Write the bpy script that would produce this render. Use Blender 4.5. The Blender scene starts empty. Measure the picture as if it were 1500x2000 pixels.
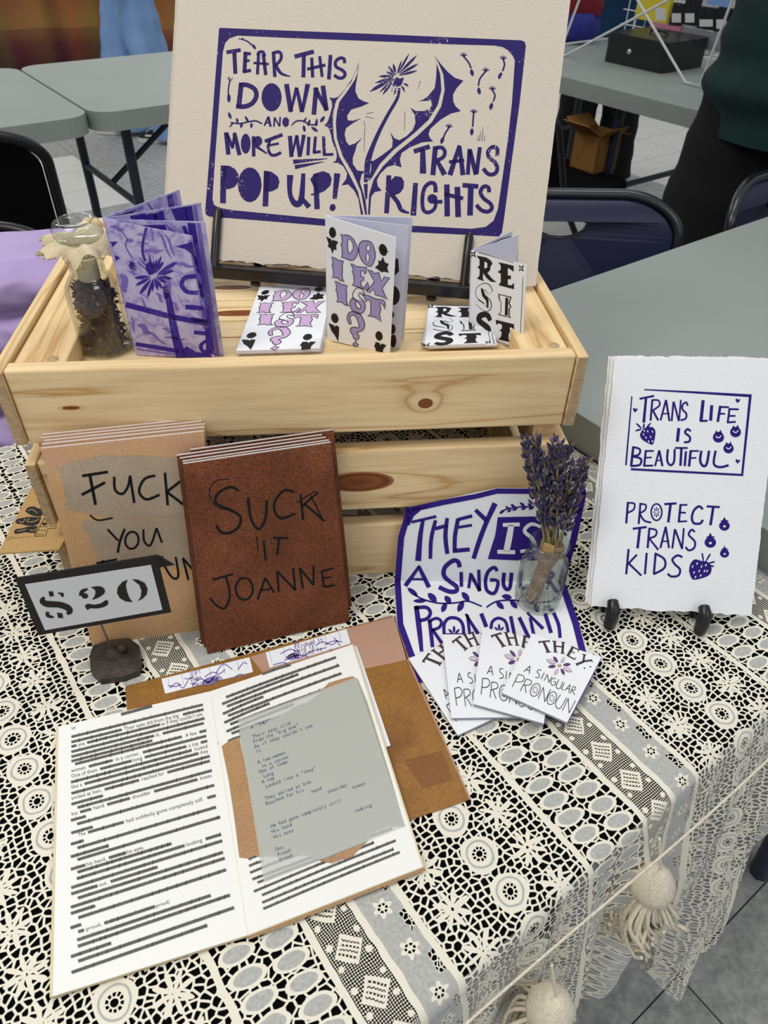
import bpy, math, random
import numpy as np
from mathutils import Vector, Matrix, geometry
random.seed(7)
SC = bpy.context.scene
COL = SC.collection
V = Vector
PI = math.pi

# ------------------------------------------------------------------ camera
CAM = V((0.016776, -0.498471, 0.522930))
RX = V((0.99598736, -0.08758408, 0.0183906))      # image right
RY = V((-0.04415261, -0.65963653, -0.75028674))   # image down
RZ = V((0.07784428, 0.74646411, -0.66085671))     # forward
FPX = 1425.62
cd = bpy.data.cameras.new('camera')
cam = bpy.data.objects.new('camera', cd)
COL.objects.link(cam)
m = Matrix.Identity(4)
for i in range(3):
    m[i][0] = RX[i]; m[i][1] = -RY[i]; m[i][2] = -RZ[i]; m[i][3] = CAM[i]
cam.matrix_world = m
cd.sensor_fit = 'VERTICAL'; cd.sensor_height = 36.0; cd.sensor_width = 27.0
cd.lens = 36.0 * FPX / 2000.0
cd.clip_start = 0.02; cd.clip_end = 60
cd.dof.use_dof = True; cd.dof.focus_distance = 0.70; cd.dof.aperture_fstop = 16.0
SC.camera = cam
# ------------------------------------------------------------------ light
SC.view_settings.view_transform = 'Standard'
SC.view_settings.look = 'None'
SC.view_settings.gamma = 1.0
SC.view_settings.use_curve_mapping = False
SC.view_settings.exposure = -0.06
FL = -0.72            # floor level; the lace covered table top is z = 0
wd = bpy.data.worlds.new('room_light'); SC.world = wd; wd.use_nodes = True
wd.node_tree.nodes['Background'].inputs[0].default_value = (0.92, 0.96, 1.0, 1)
wd.node_tree.nodes['Background'].inputs[1].default_value = 0.50

def ceiling_or_fill_lamp(x, y, w, h, power, col=(1, 0.95, 0.86), rot=0.0, z=1.95):
    ld = bpy.data.lights.new('ceiling_or_fill_panel', 'AREA'); ld.shape = 'RECTANGLE'
    ld.size = w; ld.size_y = h; ld.energy = power; ld.color = col
    o = bpy.data.objects.new('ceiling_or_fill_panel', ld); COL.objects.link(o)
    o.location = (x, y, z); o.rotation_euler = (0, 0, rot)
    return o
ceiling_or_fill_lamp(-0.85, -0.55, 1.2, 0.6, 25, rot=0.54)
ceiling_or_fill_lamp(1.5, -1.9, 1.2, 0.6, 14, (0.97, 0.98, 1.0), rot=0.54)  # added fill behind the camera to brighten the near floor
ceiling_or_fill_lamp(0.7, 0.5, 1.2, 0.6, 10, (0.95, 0.97, 1.0), rot=0.54)
ceiling_or_fill_lamp(-1.6, 2.9, 1.2, 0.6, 22, (0.97, 0.98, 1.0), rot=0.54)
ceiling_or_fill_lamp(1.9, 3.6, 1.2, 0.6, 6, (0.97, 0.98, 1.0), rot=0.54)
ceiling_or_fill_lamp(-0.6, 5.4, 1.2, 0.6, 26, (0.97, 0.98, 1.0), rot=0.54)

# ------------------------------------------------------------------ helpers
def ray(px, py):
    return RX * ((px - 750) / FPX) + RY * ((py - 1000) / FPX) + RZ
def on_plane(px, py, o, n):
    d = ray(px, py); return CAM + d * ((o - CAM).dot(n) / d.dot(n))
def on_z(px, py, z=0.0):
    return on_plane(px, py, V((0, 0, z)), V((0, 0, 1)))
def axes(yaw, lean):
    y, l = math.radians(yaw), math.radians(lean)
    u = V((math.cos(y), math.sin(y), 0)); b = V((-math.sin(y), math.cos(y), 0))
    v = V((0, 0, 1)) * math.cos(l) + b * math.sin(l)
    return u, v, u.cross(v)
T_ = V((0.8570, 0.5153, 0)); N_ = V((-0.5153, 0.8570, 0))   # directions along / across the table
def tn(t, n, z=0.0):
    return T_ * t + N_ * n + V((0, 0, z))

class MB:
    """collects geometry in world coordinates and links it as one mesh object"""
    def __init__(s): s.v = []; s.f = []; s.mi = []; s.sm = []; s.uv = None
    def add(s, vs, fs, mi=0, sm=False):
        b = len(s.v); s.v += [V(p) for p in vs]
        for f in fs: s.f.append([i + b for i in f]); s.mi.append(mi); s.sm.append(sm)
    def box8(s, c, mi=0):
        s.add(c, [(0, 3, 2, 1), (4, 5, 6, 7), (0, 1, 5, 4), (1, 2, 6, 5), (2, 3, 7, 6), (3, 0, 4, 7)], mi)
    def box(s, x0, x1, y0, y1, z0, z1, mi=0):
        s.box8([(x0, y0, z0), (x1, y0, z0), (x1, y1, z0), (x0, y1, z0), (x0, y0, z1), (x1, y0, z1), (x1, y1, z1), (x0, y1, z1)], mi)
    def obox(s, o, u, v, w, mi=0):
        o, u, v, w = V(o), V(u), V(v), V(w)
        s.box8([o, o + u, o + u + v, o + v, o + w, o + u + w, o + u + v + w, o + v + w], mi)
    def slab(s, poly, th, mi=0, side=None):
        """closed slab: front polygon (any number of corners) extruded backwards by vector th"""
        n = len(poly); pts = [V(p) for p in poly]; th = V(th)
        s.add(pts, [tuple(range(n))], mi)
        s.add([p + th for p in pts], [tuple(reversed(range(n)))], mi)
        vs = pts + [p + th for p in pts]
        s.add(vs, [((i + 1) % n, i, n + i, n + (i + 1) % n) for i in range(n)], mi if side is None else side)
    def tube(s, path, r, seg=8, mi=0, caps=True, sm=True):
        path = [V(p) for p in path]; rr = r if isinstance(r, (list, tuple)) else [r] * len(path)
        vs = []; up = None
        for i, p in enumerate(path):
            d = (path[min(i + 1, len(path) - 1)] - path[max(i - 1, 0)])
            if d.length < 1e-9: d = V((0, 0, 1))
            d.normalize()
            if up is None:
                up = d.cross(V((0, 0, 1)))
                if up.length < 0.1: up = d.cross(V((0, 1, 0)))
                up.normalize()
            else:
                up = (up - d * up.dot(d))
                up = up.normalized() if up.length > 1e-6 else d.orthogonal().normalized()
            w = d.cross(up)
            for k in range(seg):
                a = 2 * PI * k / seg; vs.append(p + (up * math.cos(a) + w * math.sin(a)) * rr[i])
        fs = [(i * seg + k, i * seg + (k + 1) % seg, (i + 1) * seg + (k + 1) % seg, (i + 1) * seg + k) for i in range(len(path) - 1) for k in range(seg)]
        s.add(vs, fs, mi, sm)
        if caps:
            s.add(vs[:seg], [tuple(reversed(range(seg)))], mi); s.add(vs[-seg:], [tuple(range(seg))], mi)
    def lathe(s, prof, c, seg=32, mi=0, ax=None, sm=True, wob=None):
        c = V(c); z = V((0, 0, 1)) if ax is None else V(ax).normalized()
        x = z.orthogonal().normalized() if ax is not None else V((1, 0, 0)); y = z.cross(x)
        vs = []
        for r, h in prof:
            for k in range(seg):
                a = 2 * PI * k / seg; q = wob(a, r, h) if wob else r
                vs.append(c + z * h + (x * math.cos(a) + y * math.sin(a)) * q)
        fs = [(i * seg + k, i * seg + (k + 1) % seg, (i + 1) * seg + (k + 1) % seg, (i + 1) * seg + k) for i in range(len(prof) - 1) for k in range(seg)]
        s.add(vs, fs, mi, sm)
    def ball(s, c, rx, ry=None, rz=None, mi=0, seg=12, rings=8):
        ry = ry or rx; rz = rz or rx; c = V(c); vs = []; fs = []
        for i in range(rings + 1):
            t = PI * i / rings
            for k in range(seg):
                a = 2 * PI * k / seg
                vs.append(c + V((rx * math.sin(t) * math.cos(a), ry * math.sin(t) * math.sin(a), rz * math.cos(t))))
        fs = [(i * seg + k, (i + 1) * seg + k, (i + 1) * seg + (k + 1) % seg, i * seg + (k + 1) % seg) for i in range(rings) for k in range(seg)]
        s.add(vs, fs, mi, True)
    def build(s, name, mats, parent=None, bevel=0.0, origin=None):
        off = V(parent.location) if parent else (V(origin) if origin is not None else V((0, 0, 0)))
        if parent and parent.parent: off = V(parent.location) + V(parent.parent.location)
        me = bpy.data.meshes.new(name)
        me.from_pydata([tuple(p - off) for p in s.v], [], s.f)
        if not isinstance(mats, (list, tuple)): mats = [mats]
        for mt in mats: me.materials.append(mt)
        me.polygons.foreach_set('material_index', s.mi)
        me.polygons.foreach_set('use_smooth', s.sm)
        if s.uv:
            uvl = me.uv_layers.new(name='UVMap')
            for lp in me.loops: uvl.data[lp.index].uv = s.uv[lp.vertex_index]
        me.update()
        o = bpy.data.objects.new(name, me); COL.objects.link(o)
        if parent: o.parent = parent
        elif origin is not None: o.location = origin
        if bevel:
            b = o.modifiers.new('bevel', 'BEVEL'); b.width = bevel; b.segments = 2; b.limit_method = 'ANGLE'; b.angle_limit = 0.9
        return o

def tag(o, label=None, cat=None, group=None, kind=None):
    if label: o['label'] = label
    if cat: o['category'] = cat
    if group: o['group'] = group
    if kind: o['kind'] = kind
    return o
def thing(name, loc, label, cat, group=None):
    o = bpy.data.objects.new(name, None); COL.objects.link(o); o.location = loc
    o.empty_display_size = 0.02
    return tag(o, label, cat, group)
def dup(root, loc, rz=None, label=None, group=None):
    r = root.copy(); COL.objects.link(r); r.location = loc
    if rz is not None: r.rotation_euler = (0, 0, rz)
    if label: r['label'] = label
    if group: r['group'] = group
    for ch in list(root.children):
        c = ch.copy(); COL.objects.link(c); c.parent = r
        for g in list(ch.children):
            d = g.copy(); COL.objects.link(d); d.parent = c
    return r

# ------------------------------------------------------------------ materials
def srgb(h):
    if isinstance(h, str):
        h = h.lstrip('#'); c = [int(h[i:i + 2], 16) / 255 for i in (0, 2, 4)]
    else: c = [x / 255 for x in h]
    return tuple((x / 12.92 if x <= 0.04045 else ((x + 0.055) / 1.055) ** 2.4) for x in c) + (1,)
def new_mat(name):
    mt = bpy.data.materials.new(name); mt.use_nodes = True
    nt = mt.node_tree; b = nt.nodes['Principled BSDF']
    return mt, nt, b
def node(nt, t, **kw):
    n = nt.nodes.new(t)
    for k, v in kw.items():
        if k.startswith('i_'):
            key = k[2:]
            n.inputs[int(key) if key.isdigit() else key].default_value = v
        else: setattr(n, k, v)
    return n
def coords(nt, scale=(1, 1, 1), kind='Object'):
    tc = node(nt, 'ShaderNodeTexCoord'); mp = node(nt, 'ShaderNodeMapping')
    mp.inputs['Scale'].default_value = scale
    nt.links.new(tc.outputs[kind], mp.inputs['Vector']); return mp.outputs[0]
def mixc(nt, fac, a, b, bt='MIX'):
    mx = node(nt, 'ShaderNodeMix', data_type='RGBA', blend_type=bt)
    for sock, val in ((mx.inputs[0], fac), (mx.inputs[6], a), (mx.inputs[7], b)):
        if hasattr(val, 'is_output'): nt.links.new(val, sock)
        else: sock.default_value = val
    return mx.outputs[2]
def ramp(nt, src, stops):
    r = node(nt, 'ShaderNodeValToRGB'); els = r.color_ramp.elements
    while len(els) < len(stops): els.new(0.5)
    for e, (p, c) in zip(els, stops): e.position = p; e.color = c
    nt.links.new(src, r.inputs[0]); return r.outputs[0]
def plain(name, col, rough=0.6, metal=0.0, spec=0.4, noise=0.0, nscale=60, bump=0.0, bscale=300, col2=None, stretch=(1, 1, 1)):
    mt, nt, b = new_mat(name); c = srgb(col)
    b.inputs['Roughness'].default_value = rough; b.inputs['Metallic'].default_value = metal
    b.inputs['Specular IOR Level'].default_value = spec
    if noise or col2:
        n = node(nt, 'ShaderNodeTexNoise', i_Scale=nscale, i_Detail=4.0)
        nt.links.new(coords(nt, stretch), n.inputs['Vector'])
        c2 = srgb(col2) if col2 else tuple(x * (1 - noise) for x in c[:3]) + (1,)
        r = ramp(nt, n.outputs['Fac'], [(0.35, c2), (0.65, c)])
        nt.links.new(r, b.inputs['Base Color'])
    else: b.inputs['Base Color'].default_value = c
    if bump:
        n2 = node(nt, 'ShaderNodeTexNoise', i_Scale=bscale, i_Detail=3.0)
        nt.links.new(coords(nt, stretch), n2.inputs['Vector'])
        bp = node(nt, 'ShaderNodeBump', i_Strength=bump, i_Distance=0.002)
        nt.links.new(n2.outputs['Fac'], bp.inputs['Height']); nt.links.new(bp.outputs[0], b.inputs['Normal'])
    return mt
def ink_mat(name, col, paper, amount=0.5, scale=700, thr=0.36):
    """block printing ink with small unprinted flecks"""
    mt, nt, b = new_mat(name)
    n = node(nt, 'ShaderNodeTexNoise', i_Scale=scale, i_Detail=5.0, i_Roughness=0.7)
    n2 = node(nt, 'ShaderNodeTexNoise', i_Scale=40.0, i_Detail=2.0)
    cv = coords(nt); nt.links.new(cv, n.inputs['Vector']); nt.links.new(cv, n2.inputs['Vector'])
    ad = node(nt, 'ShaderNodeMath', operation='MULTIPLY_ADD', i_1=0.5); nt.links.new(n2.outputs['Fac'], ad.inputs[0])
    nt.links.new(n.outputs['Fac'], ad.inputs[2])
    r = ramp(nt, ad.outputs[0], [(thr + 0.18, srgb(paper)), (thr + 0.22, srgb(col))])
    nt.links.new(mixc(nt, amount, srgb(col), r), b.inputs['Base Color'])
    b.inputs['Roughness'].default_value = 0.65; b.inputs['Specular IOR Level'].default_value = 0.25
    return mt
def wood(name, axis='x', base='#ebcfa0', dark='#c69c66', seed=0.0, knots=()):
    mt, nt, b = new_mat(name)
    sc = {'x': (1.6, 26, 26), 'y': (26, 1.6, 26), 'z': (26, 26, 1.6)}[axis]
    tc = node(nt, 'ShaderNodeTexCoord')
    obj = tc.outputs['Object']
    # bend the grain round the knots
    cur = obj; kn = None
    for (kx, ky, kz, rx, rz) in knots:
        sub = node(nt, 'ShaderNodeVectorMath', operation='SUBTRACT'); sub.inputs[1].default_value = (kx, ky, kz)
        nt.links.new(obj, sub.inputs[0])
        s2 = node(nt, 'ShaderNodeVectorMath', operation='MULTIPLY'); s2.inputs[1].default_value = (1 / rx, 1 / rz, 1 / rz)
        nt.links.new(sub.outputs[0], s2.inputs[0])
        ln = node(nt, 'ShaderNodeVectorMath', operation='LENGTH'); nt.links.new(s2.outputs[0], ln.inputs[0])
        if kn is None: kn = ln.outputs['Value']
        else:
            mn = node(nt, 'ShaderNodeMath', operation='MINIMUM'); nt.links.new(kn, mn.inputs[0]); nt.links.new(ln.outputs['Value'], mn.inputs[1]); kn = mn.outputs[0]
    mp = node(nt, 'ShaderNodeMapping'); mp.inputs['Scale'].default_value = sc; mp.inputs['Location'].default_value = (seed, seed * 1.7, seed * 0.6)
    nt.links.new(cur, mp.inputs['Vector'])
    n = node(nt, 'ShaderNodeTexNoise', i_Scale=1.0, i_Detail=3.0, i_Distortion=0.6)
    nt.links.new(mp.outputs[0], n.inputs['Vector'])
    val = n.outputs['Fac']
    if kn is not None:
        fall = node(nt, 'ShaderNodeMath', operation='DIVIDE', i_0=0.35); nt.links.new(kn, fall.inputs[1])
        ad = node(nt, 'ShaderNodeMath', operation='ADD'); nt.links.new(val, ad.inputs[0]); nt.links.new(fall.outputs[0], ad.inputs[1]); val = ad.outputs[0]
    ml = node(nt, 'ShaderNodeMath', operation='MULTIPLY', i_1=7.0); nt.links.new(val, ml.inputs[0])
    fr = node(nt, 'ShaderNodeMath', operation='PINGPONG', i_1=1.0); nt.links.new(ml.outputs[0], fr.inputs[0])
    d = srgb(dark); l = srgb(base); lm = tuple(l[i] * 0.6 + d[i] * 0.4 for i in range(3)) + (1,)
    c1 = ramp(nt, fr.outputs[0], [(0.0, l), (0.6, l), (0.88, lm), (1.0, d)])
    # fine fibres
    mp2 = node(nt, 'ShaderNodeMapping'); mp2.inputs['Scale'].default_value = tuple(q * 9 for q in sc)
    nt.links.new(cur, mp2.inputs['Vector'])
    n2 = node(nt, 'ShaderNodeTexNoise', i_Scale=1.0, i_Detail=2.0); nt.links.new(mp2.outputs[0], n2.inputs['Vector'])
    f2 = ramp(nt, n2.outputs['Fac'], [(0.3, (0.82, 0.78, 0.72, 1)), (0.6, (1, 1, 1, 1))])
    c2 = mixc(nt, 0.7, c1, f2, 'MULTIPLY')
    if kn is not None:
        kr = ramp(nt, kn, [(0.0, srgb('#4a2410')), (0.06, srgb('#6b3a1c')), (0.085, srgb('#5a2d14')), (0.10, (1, 1, 1, 1))])
        mk = node(nt, 'ShaderNodeMath', operation='LESS_THAN', i_1=1.0); nt.links.new(kn, mk.inputs[0])
        kc = ramp(nt, kn, [(0.0, srgb('#6d3718')), (0.55, srgb('#8c5124')), (0.8, srgb('#6a3516')), (1.0, srgb('#a56f3c'))])
        c2 = mixc(nt, mk.outputs[0], c2, kc)
    nt.links.new(c2, b.inputs['Base Color'])
    b.inputs['Roughness'].default_value = 0.55; b.inputs['Specular IOR Level'].default_value = 0.3
    bp = node(nt, 'ShaderNodeBump', i_Strength=0.15, i_Distance=0.0005); nt.links.new(n2.outputs['Fac'], bp.inputs['Height'])
    nt.links.new(bp.outputs[0], b.inputs['Normal'])
    return mt
def glass(name, tint=(0.95, 0.97, 0.96), refl=0.9):
    """thin clear glass: see-through with a fresnel reflection"""
    mt, nt, b = new_mat(name); nt.nodes.remove(b)
    out = nt.nodes['Material Output']
    tr = node(nt, 'ShaderNodeBsdfTransparent')
    gl = node(nt, 'ShaderNodeBsdfGlossy'); gl.inputs['Roughness'].default_value = 0.03
    fr = node(nt, 'ShaderNodeLayerWeight', i_Blend=0.35)
    lm = ramp(nt, fr.outputs['Facing'], [(0.0, (0.04,) * 3 + (1,)), (0.6, (0.16,) * 3 + (1,)), (0.95, (0.75,) * 3 + (1,))])
    te = tuple(x * 0.42 for x in tint) + (1,)
    nt.links.new(ramp(nt, fr.outputs['Facing'], [(0.35, tint + (1,)), (0.8, tuple(x * 0.8 for x in tint) + (1,)), (0.98, te)]), tr.inputs[0])
    ms = node(nt, 'ShaderNodeMixShader')
    nt.links.new(lm, ms.inputs[0]); nt.links.new(tr.outputs[0], ms.inputs[1]); nt.links.new(gl.outputs[0], ms.inputs[2])
    nt.links.new(ms.outputs[0], out.inputs[0]); return mt

M = {}
M['paper'] = plain('white_paper', '#eceef2', 0.8, spec=0.2)
M['paper_edge'] = plain('paper_edges', '#d9d8da', 0.85, spec=0.1)
M['rag'] = plain('white_cotton_paper', '#eef0f4', 0.9, spec=0.1, bump=0.35, bscale=900)
M['rag_cream'] = plain('cream_paper_edge', '#e6ddc8', 0.9, spec=0.1)
M['beige'] = plain('beige_cotton_paper', '#cfc5b7', 0.9, spec=0.1, bump=0.4, bscale=700)
M['purple'] = ink_mat('purple_ink', '#23125f', '#cfc5b7', 1.0, 500, 0.36)
M['purple_w'] = ink_mat('purple_ink_on_white', '#2e167e', '#e6e6f0', 1.0, 900, 0.30)
M['purple_solid'] = plain('purple_ink_solid', '#2a1576', 0.6, spec=0.2)
M['black'] = plain('black_print', '#262223', 0.6, spec=0.2)
M['gray_ink'] = plain('grey_pencil_line', '#4a484a', 0.7, spec=0.2)
M['lilac'] = plain('lilac_ink', '#a99bd0', 0.8, spec=0.2, noise=0.08, nscale=300)
M['pink'] = plain('pink_ink', '#d3b2da', 0.8, spec=0.2, noise=0.08, nscale=300)
M['blackmetal'] = plain('black_painted_metal', '#17161a', 0.35, spec=0.5)
M['blackwood'] = plain('black_lacquered_wood', '#161312', 0.3, spec=0.5)

# ------------------------------------------------------------------ drawing on paper
def catmull(pts, n=6):
    if len(pts) < 3: return list(pts)
    out = []
    P = [pts[0]] + list(pts) + [pts[-1]]
    for i in range(1, len(P) - 2):
        p0, p1, p2, p3 = P[i - 1], P[i], P[i + 1], P[i + 2]
        for k in range(n):
            t = k / n
            out.append(tuple(0.5 * (2 * p1[j] + (p2[j] - p0[j]) * t + (2 * p0[j] - 5 * p1[j] + 4 * p2[j] - p3[j]) * t * t + (3 * p1[j] - p0[j] - 3 * p2[j] + p3[j]) * t ** 3) for j in range(len(p1))))
    out.append(tuple(pts[-1])); return out
class Art:
    """draws strokes, shapes and letters through a mapping (x, y) -> point on a sheet"""
    def __init__(s, mb, mp, sub=None): s.mb = mb; s.mp = mp; s.sub = sub; s.i = 0
    def at(s, x, y, lift): return s.mp(x, y, lift)
    def L(s, w, *pts, mi=1, curve=None, lift=1, close=False, chain=False):
        pts = list(pts)
        if close: pts = pts + [pts[0]]
        ww = list(w) if isinstance(w, (list, tuple)) else [w] * len(pts)
        if len(ww) != len(pts): ww = [ww[0] + (ww[-1] - ww[0]) * i / (len(pts) - 1) for i in range(len(pts))]
        q = [(p[0], p[1], a) for p, a in zip(pts, ww)]
        if curve is None: curve = len(q) > 2
        if curve: q = catmull(q, 5)
        if s.sub:
            r = [q[0]]
            for a, b in zip(q, q[1:]):
                k = max(1, int(math.hypot(b[0] - a[0], b[1] - a[1]) / s.sub))
                r += [tuple(a[j] + (b[j] - a[j]) * i / k for j in range(3)) for i in range(1, k + 1)]
            q = r
        vs = []
        for i, (x, y, a) in enumerate(q):
            x0, y0, _ = q[max(i - 1, 0)]; x1, y1, _ = q[min(i + 1, len(q) - 1)]
            if close and i in (0, len(q) - 1): x0, y0, _ = q[-2]; x1, y1, _ = q[1]
            dx, dy = x1 - x0, y1 - y0; l = math.hypot(dx, dy) or 1
            nx, ny = -dy / l * a / 2, dx / l * a / 2
            vs += [s.at(x + nx, y + ny, lift), s.at(x - nx, y - ny, lift)]
        s.mb.add(vs, [(2 * i, 2 * i + 1, 2 * i + 3, 2 * i + 2) for i in range(len(q) - 1)], mi)
    def P(s, pts, mi=1, lift=1, holes=(), curve=False):
        if curve: pts = catmull(list(pts) + [pts[0]], 4)[:-1]
        loops = [[V((p[0], p[1], 0)) for p in pts]] + [[V((p[0], p[1], 0)) for p in h] for h in holes]
        flat = [p for l in loops for p in l]
        tris = geometry.tessellate_polygon(loops)
        s.mb.add([s.at(p.x, p.y, lift) for p in flat], [tuple(t) for t in tris], mi)
    def E(s, cx, cy, rx, ry, rot=0, mi=1, lift=1, n=18):
        c, q = math.cos(math.radians(rot)), math.sin(math.radians(rot))
        pts = []
        for k in range(n):
            a = 2 * PI * k / n; x, y = rx * math.cos(a), ry * math.sin(a)
            pts.append(s.at(cx + x * c - y * q, cy + x * q + y * c, lift))
        s.mb.add(pts, [tuple(range(n))], mi)
    def leaf(s, cx, cy, l, w, rot, mi=1, lift=1):
        c, q = math.cos(math.radians(rot)), math.sin(math.radians(rot)); pts = []
        prof = [(-1, 0), (-.55, .75), (0, 1), (.5, .8), (1, 0), (.5, -.8), (0, -1), (-.55, -.75)]
        for a, b in prof:
            x, y = a * l, b * w; pts.append(s.at(cx + x * c - y * q, cy + x * q + y * c, lift))
        s.mb.add(pts, [tuple(range(8))], mi)
    def ring(s, cx, cy, rx, ry, rot, w, mi=1, lift=1):
        c, q = math.cos(math.radians(rot)), math.sin(math.radians(rot)); n = 20
        pts = [(cx + rx * math.cos(2 * PI * k / n) * c - ry * math.sin(2 * PI * k / n) * q, cy + rx * math.cos(2 * PI * k / n) * q + ry * math.sin(2 * PI * k / n) * c) for k in range(n)]
        s.L(w, *pts, mi=mi, curve=False, lift=lift, close=True)
    def text(s, x, y, size, txt, slope=0.0, mi=1, adv=None, shear=0.0, lift=1, wid=1.0):
        l = math.hypot(1, slope); dx, dy = 1 / l, slope / l
        def put(vs, fs, ox):
            out = []
            for (a, b) in vs:
                a = (a * wid + ox + b * shear) * size; b = b * size
                out.append(s.at(x + a * dx + b * dy, y + a * dy - b * dx, lift))
            s.mb.add(out, fs, mi)
        if adv is None:
            vs, fs = glyphs(txt); put(vs, fs, 0)
        else:
            for i, ch in enumerate(txt):
                if ch != ' ':
                    vs, fs = glyphs(ch)
                    w = max(p[0] for p in vs) + min(p[0] for p in vs)
                    put(vs, fs, (i + 0.5) * adv / size - w * wid / 2)
_gl = {}
def glyphs(txt):
    if txt not in _gl:
        cu = bpy.data.curves.new('lettering', 'FONT'); cu.body = txt; cu.resolution_u = 2
        ob = bpy.data.objects.new('lettering', cu)
        me = bpy.data.meshes.new_from_object(ob)
        _gl[txt] = ([(v.co.x, v.co.y) for v in me.vertices], [tuple(p.vertices) for p in me.polygons])
        bpy.data.meshes.remove(me); bpy.data.objects.remove(ob); bpy.data.curves.remove(cu)
    return _gl[txt]
def homog(src, dst):
    A = []; B = []
    for (x, y), (u, v) in zip(src, dst):
        A.append([x, y, 1, 0, 0, 0, -u * x, -u * y]); B.append(u)
        A.append([0, 0, 0, x, y, 1, -v * x, -v * y]); B.append(v)
    h = np.linalg.solve(np.array(A, float), np.array(B, float))
    return lambda x, y: ((h[0] * x + h[1] * y + h[2]) / (h[6] * x + h[7] * y + 1), (h[3] * x + h[4] * y + h[5]) / (h[6] * x + h[7] * y + 1))
LIFT = 0.00018
def map_plane(o, n, k, ox, oy):
    """drawing coordinates of a close-up (scale k, offset ox, oy) -> the sheet's plane"""
    o = V(o); n = V(n).normalized()
    if n.dot(CAM - o) < 0: n = -n
    return lambda x, y, lift=1: on_plane(ox + x * k, oy + y * k, o, n) + n * (LIFT * lift)
def map_quad(src, corners, thick=0.0):
    """drawing quad (BL, BR, TR, TL) -> world quad"""
    h = homog(src, [(0, 0), (1, 0), (1, 1), (0, 1)])
    BL, BR, TR, TL = [V(c) for c in corners]; n = (BR - BL).cross(TL - BL).normalized()
    def f(x, y, lift=1):
        s, t = h(x, y)
        return BL * (1 - s) * (1 - t) + BR * s * (1 - t) + TR * s * t + TL * (1 - s) * t + n * (LIFT * lift)
    return f
def quad_on(pxs, o, n): return [on_plane(x, y, V(o), V(n)) for x, y in pxs]
def qnorm(c): return (V(c[1]) - V(c[0])).cross(V(c[3]) - V(c[0])).normalized()
def deckle(c, jag, sides=(1, 1, 1, 1), n=40, seed=1):
    """outline of a quad with torn, feathery sides (bottom, right, top, left)"""
    rnd = random.Random(seed); out = []; c = [V(p) for p in c]
    for i in range(4):
        a, b = c[i], c[(i + 1) % 4]; d = (c[(i + 3) % 4] - a).normalized()
        k = n if sides[i] else 1; w = 0.0
        for j in range(k):
            w = w * 0.6 + rnd.uniform(-1, 1) * jag * sides[i]
            out.append(a.lerp(b, j / k) + d * (w if j else 0))
    return out
# ------------------------------------------------------------------ lace material (pattern lives in the cloth's own UV, metres)
class X:
    nt = None
    def __init__(s, k): s.k = k
    @staticmethod
    def op(o, *a):
        n = X.nt.nodes.new('ShaderNodeMath'); n.operation = o
        for i, v in enumerate(a):
            if isinstance(v, X): X.nt.links.new(v.k, n.inputs[i])
            else: n.inputs[i].default_value = v
        return X(n.outputs[0])
    def __add__(s, o): return X.op('ADD', s, o)
    __radd__ = __add__
    def __sub__(s, o): return X.op('SUBTRACT', s, o)
    def __rsub__(s, o): return X.op('SUBTRACT', o, s)
    def __mul__(s, o): return X.op('MULTIPLY', s, o)
    __rmul__ = __mul__
    def __truediv__(s, o): return X.op('DIVIDE', s, o)
    def lt(s, o): return X.op('LESS_THAN', s, o)
    def gt(s, o): return X.op('GREATER_THAN', s, o)
    def abs(s): return X.op('ABSOLUTE', s)
    def cos(s): return X.op('COSINE', s)
    def mod(s, o): return X.op('FLOORED_MODULO', s, o)
    def max(s, o): return X.op('MAXIMUM', s, o)
    def min(s, o): return X.op('MINIMUM', s, o)
def length(a, b): return X.op('SQRT', a * a + b * b)
def rep(y, o, p): return (y - o + p / 2).mod(p) - p / 2      # signed distance to the nearest repeat
def between(q, a, b): return q.gt(a) * q.lt(b)

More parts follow.
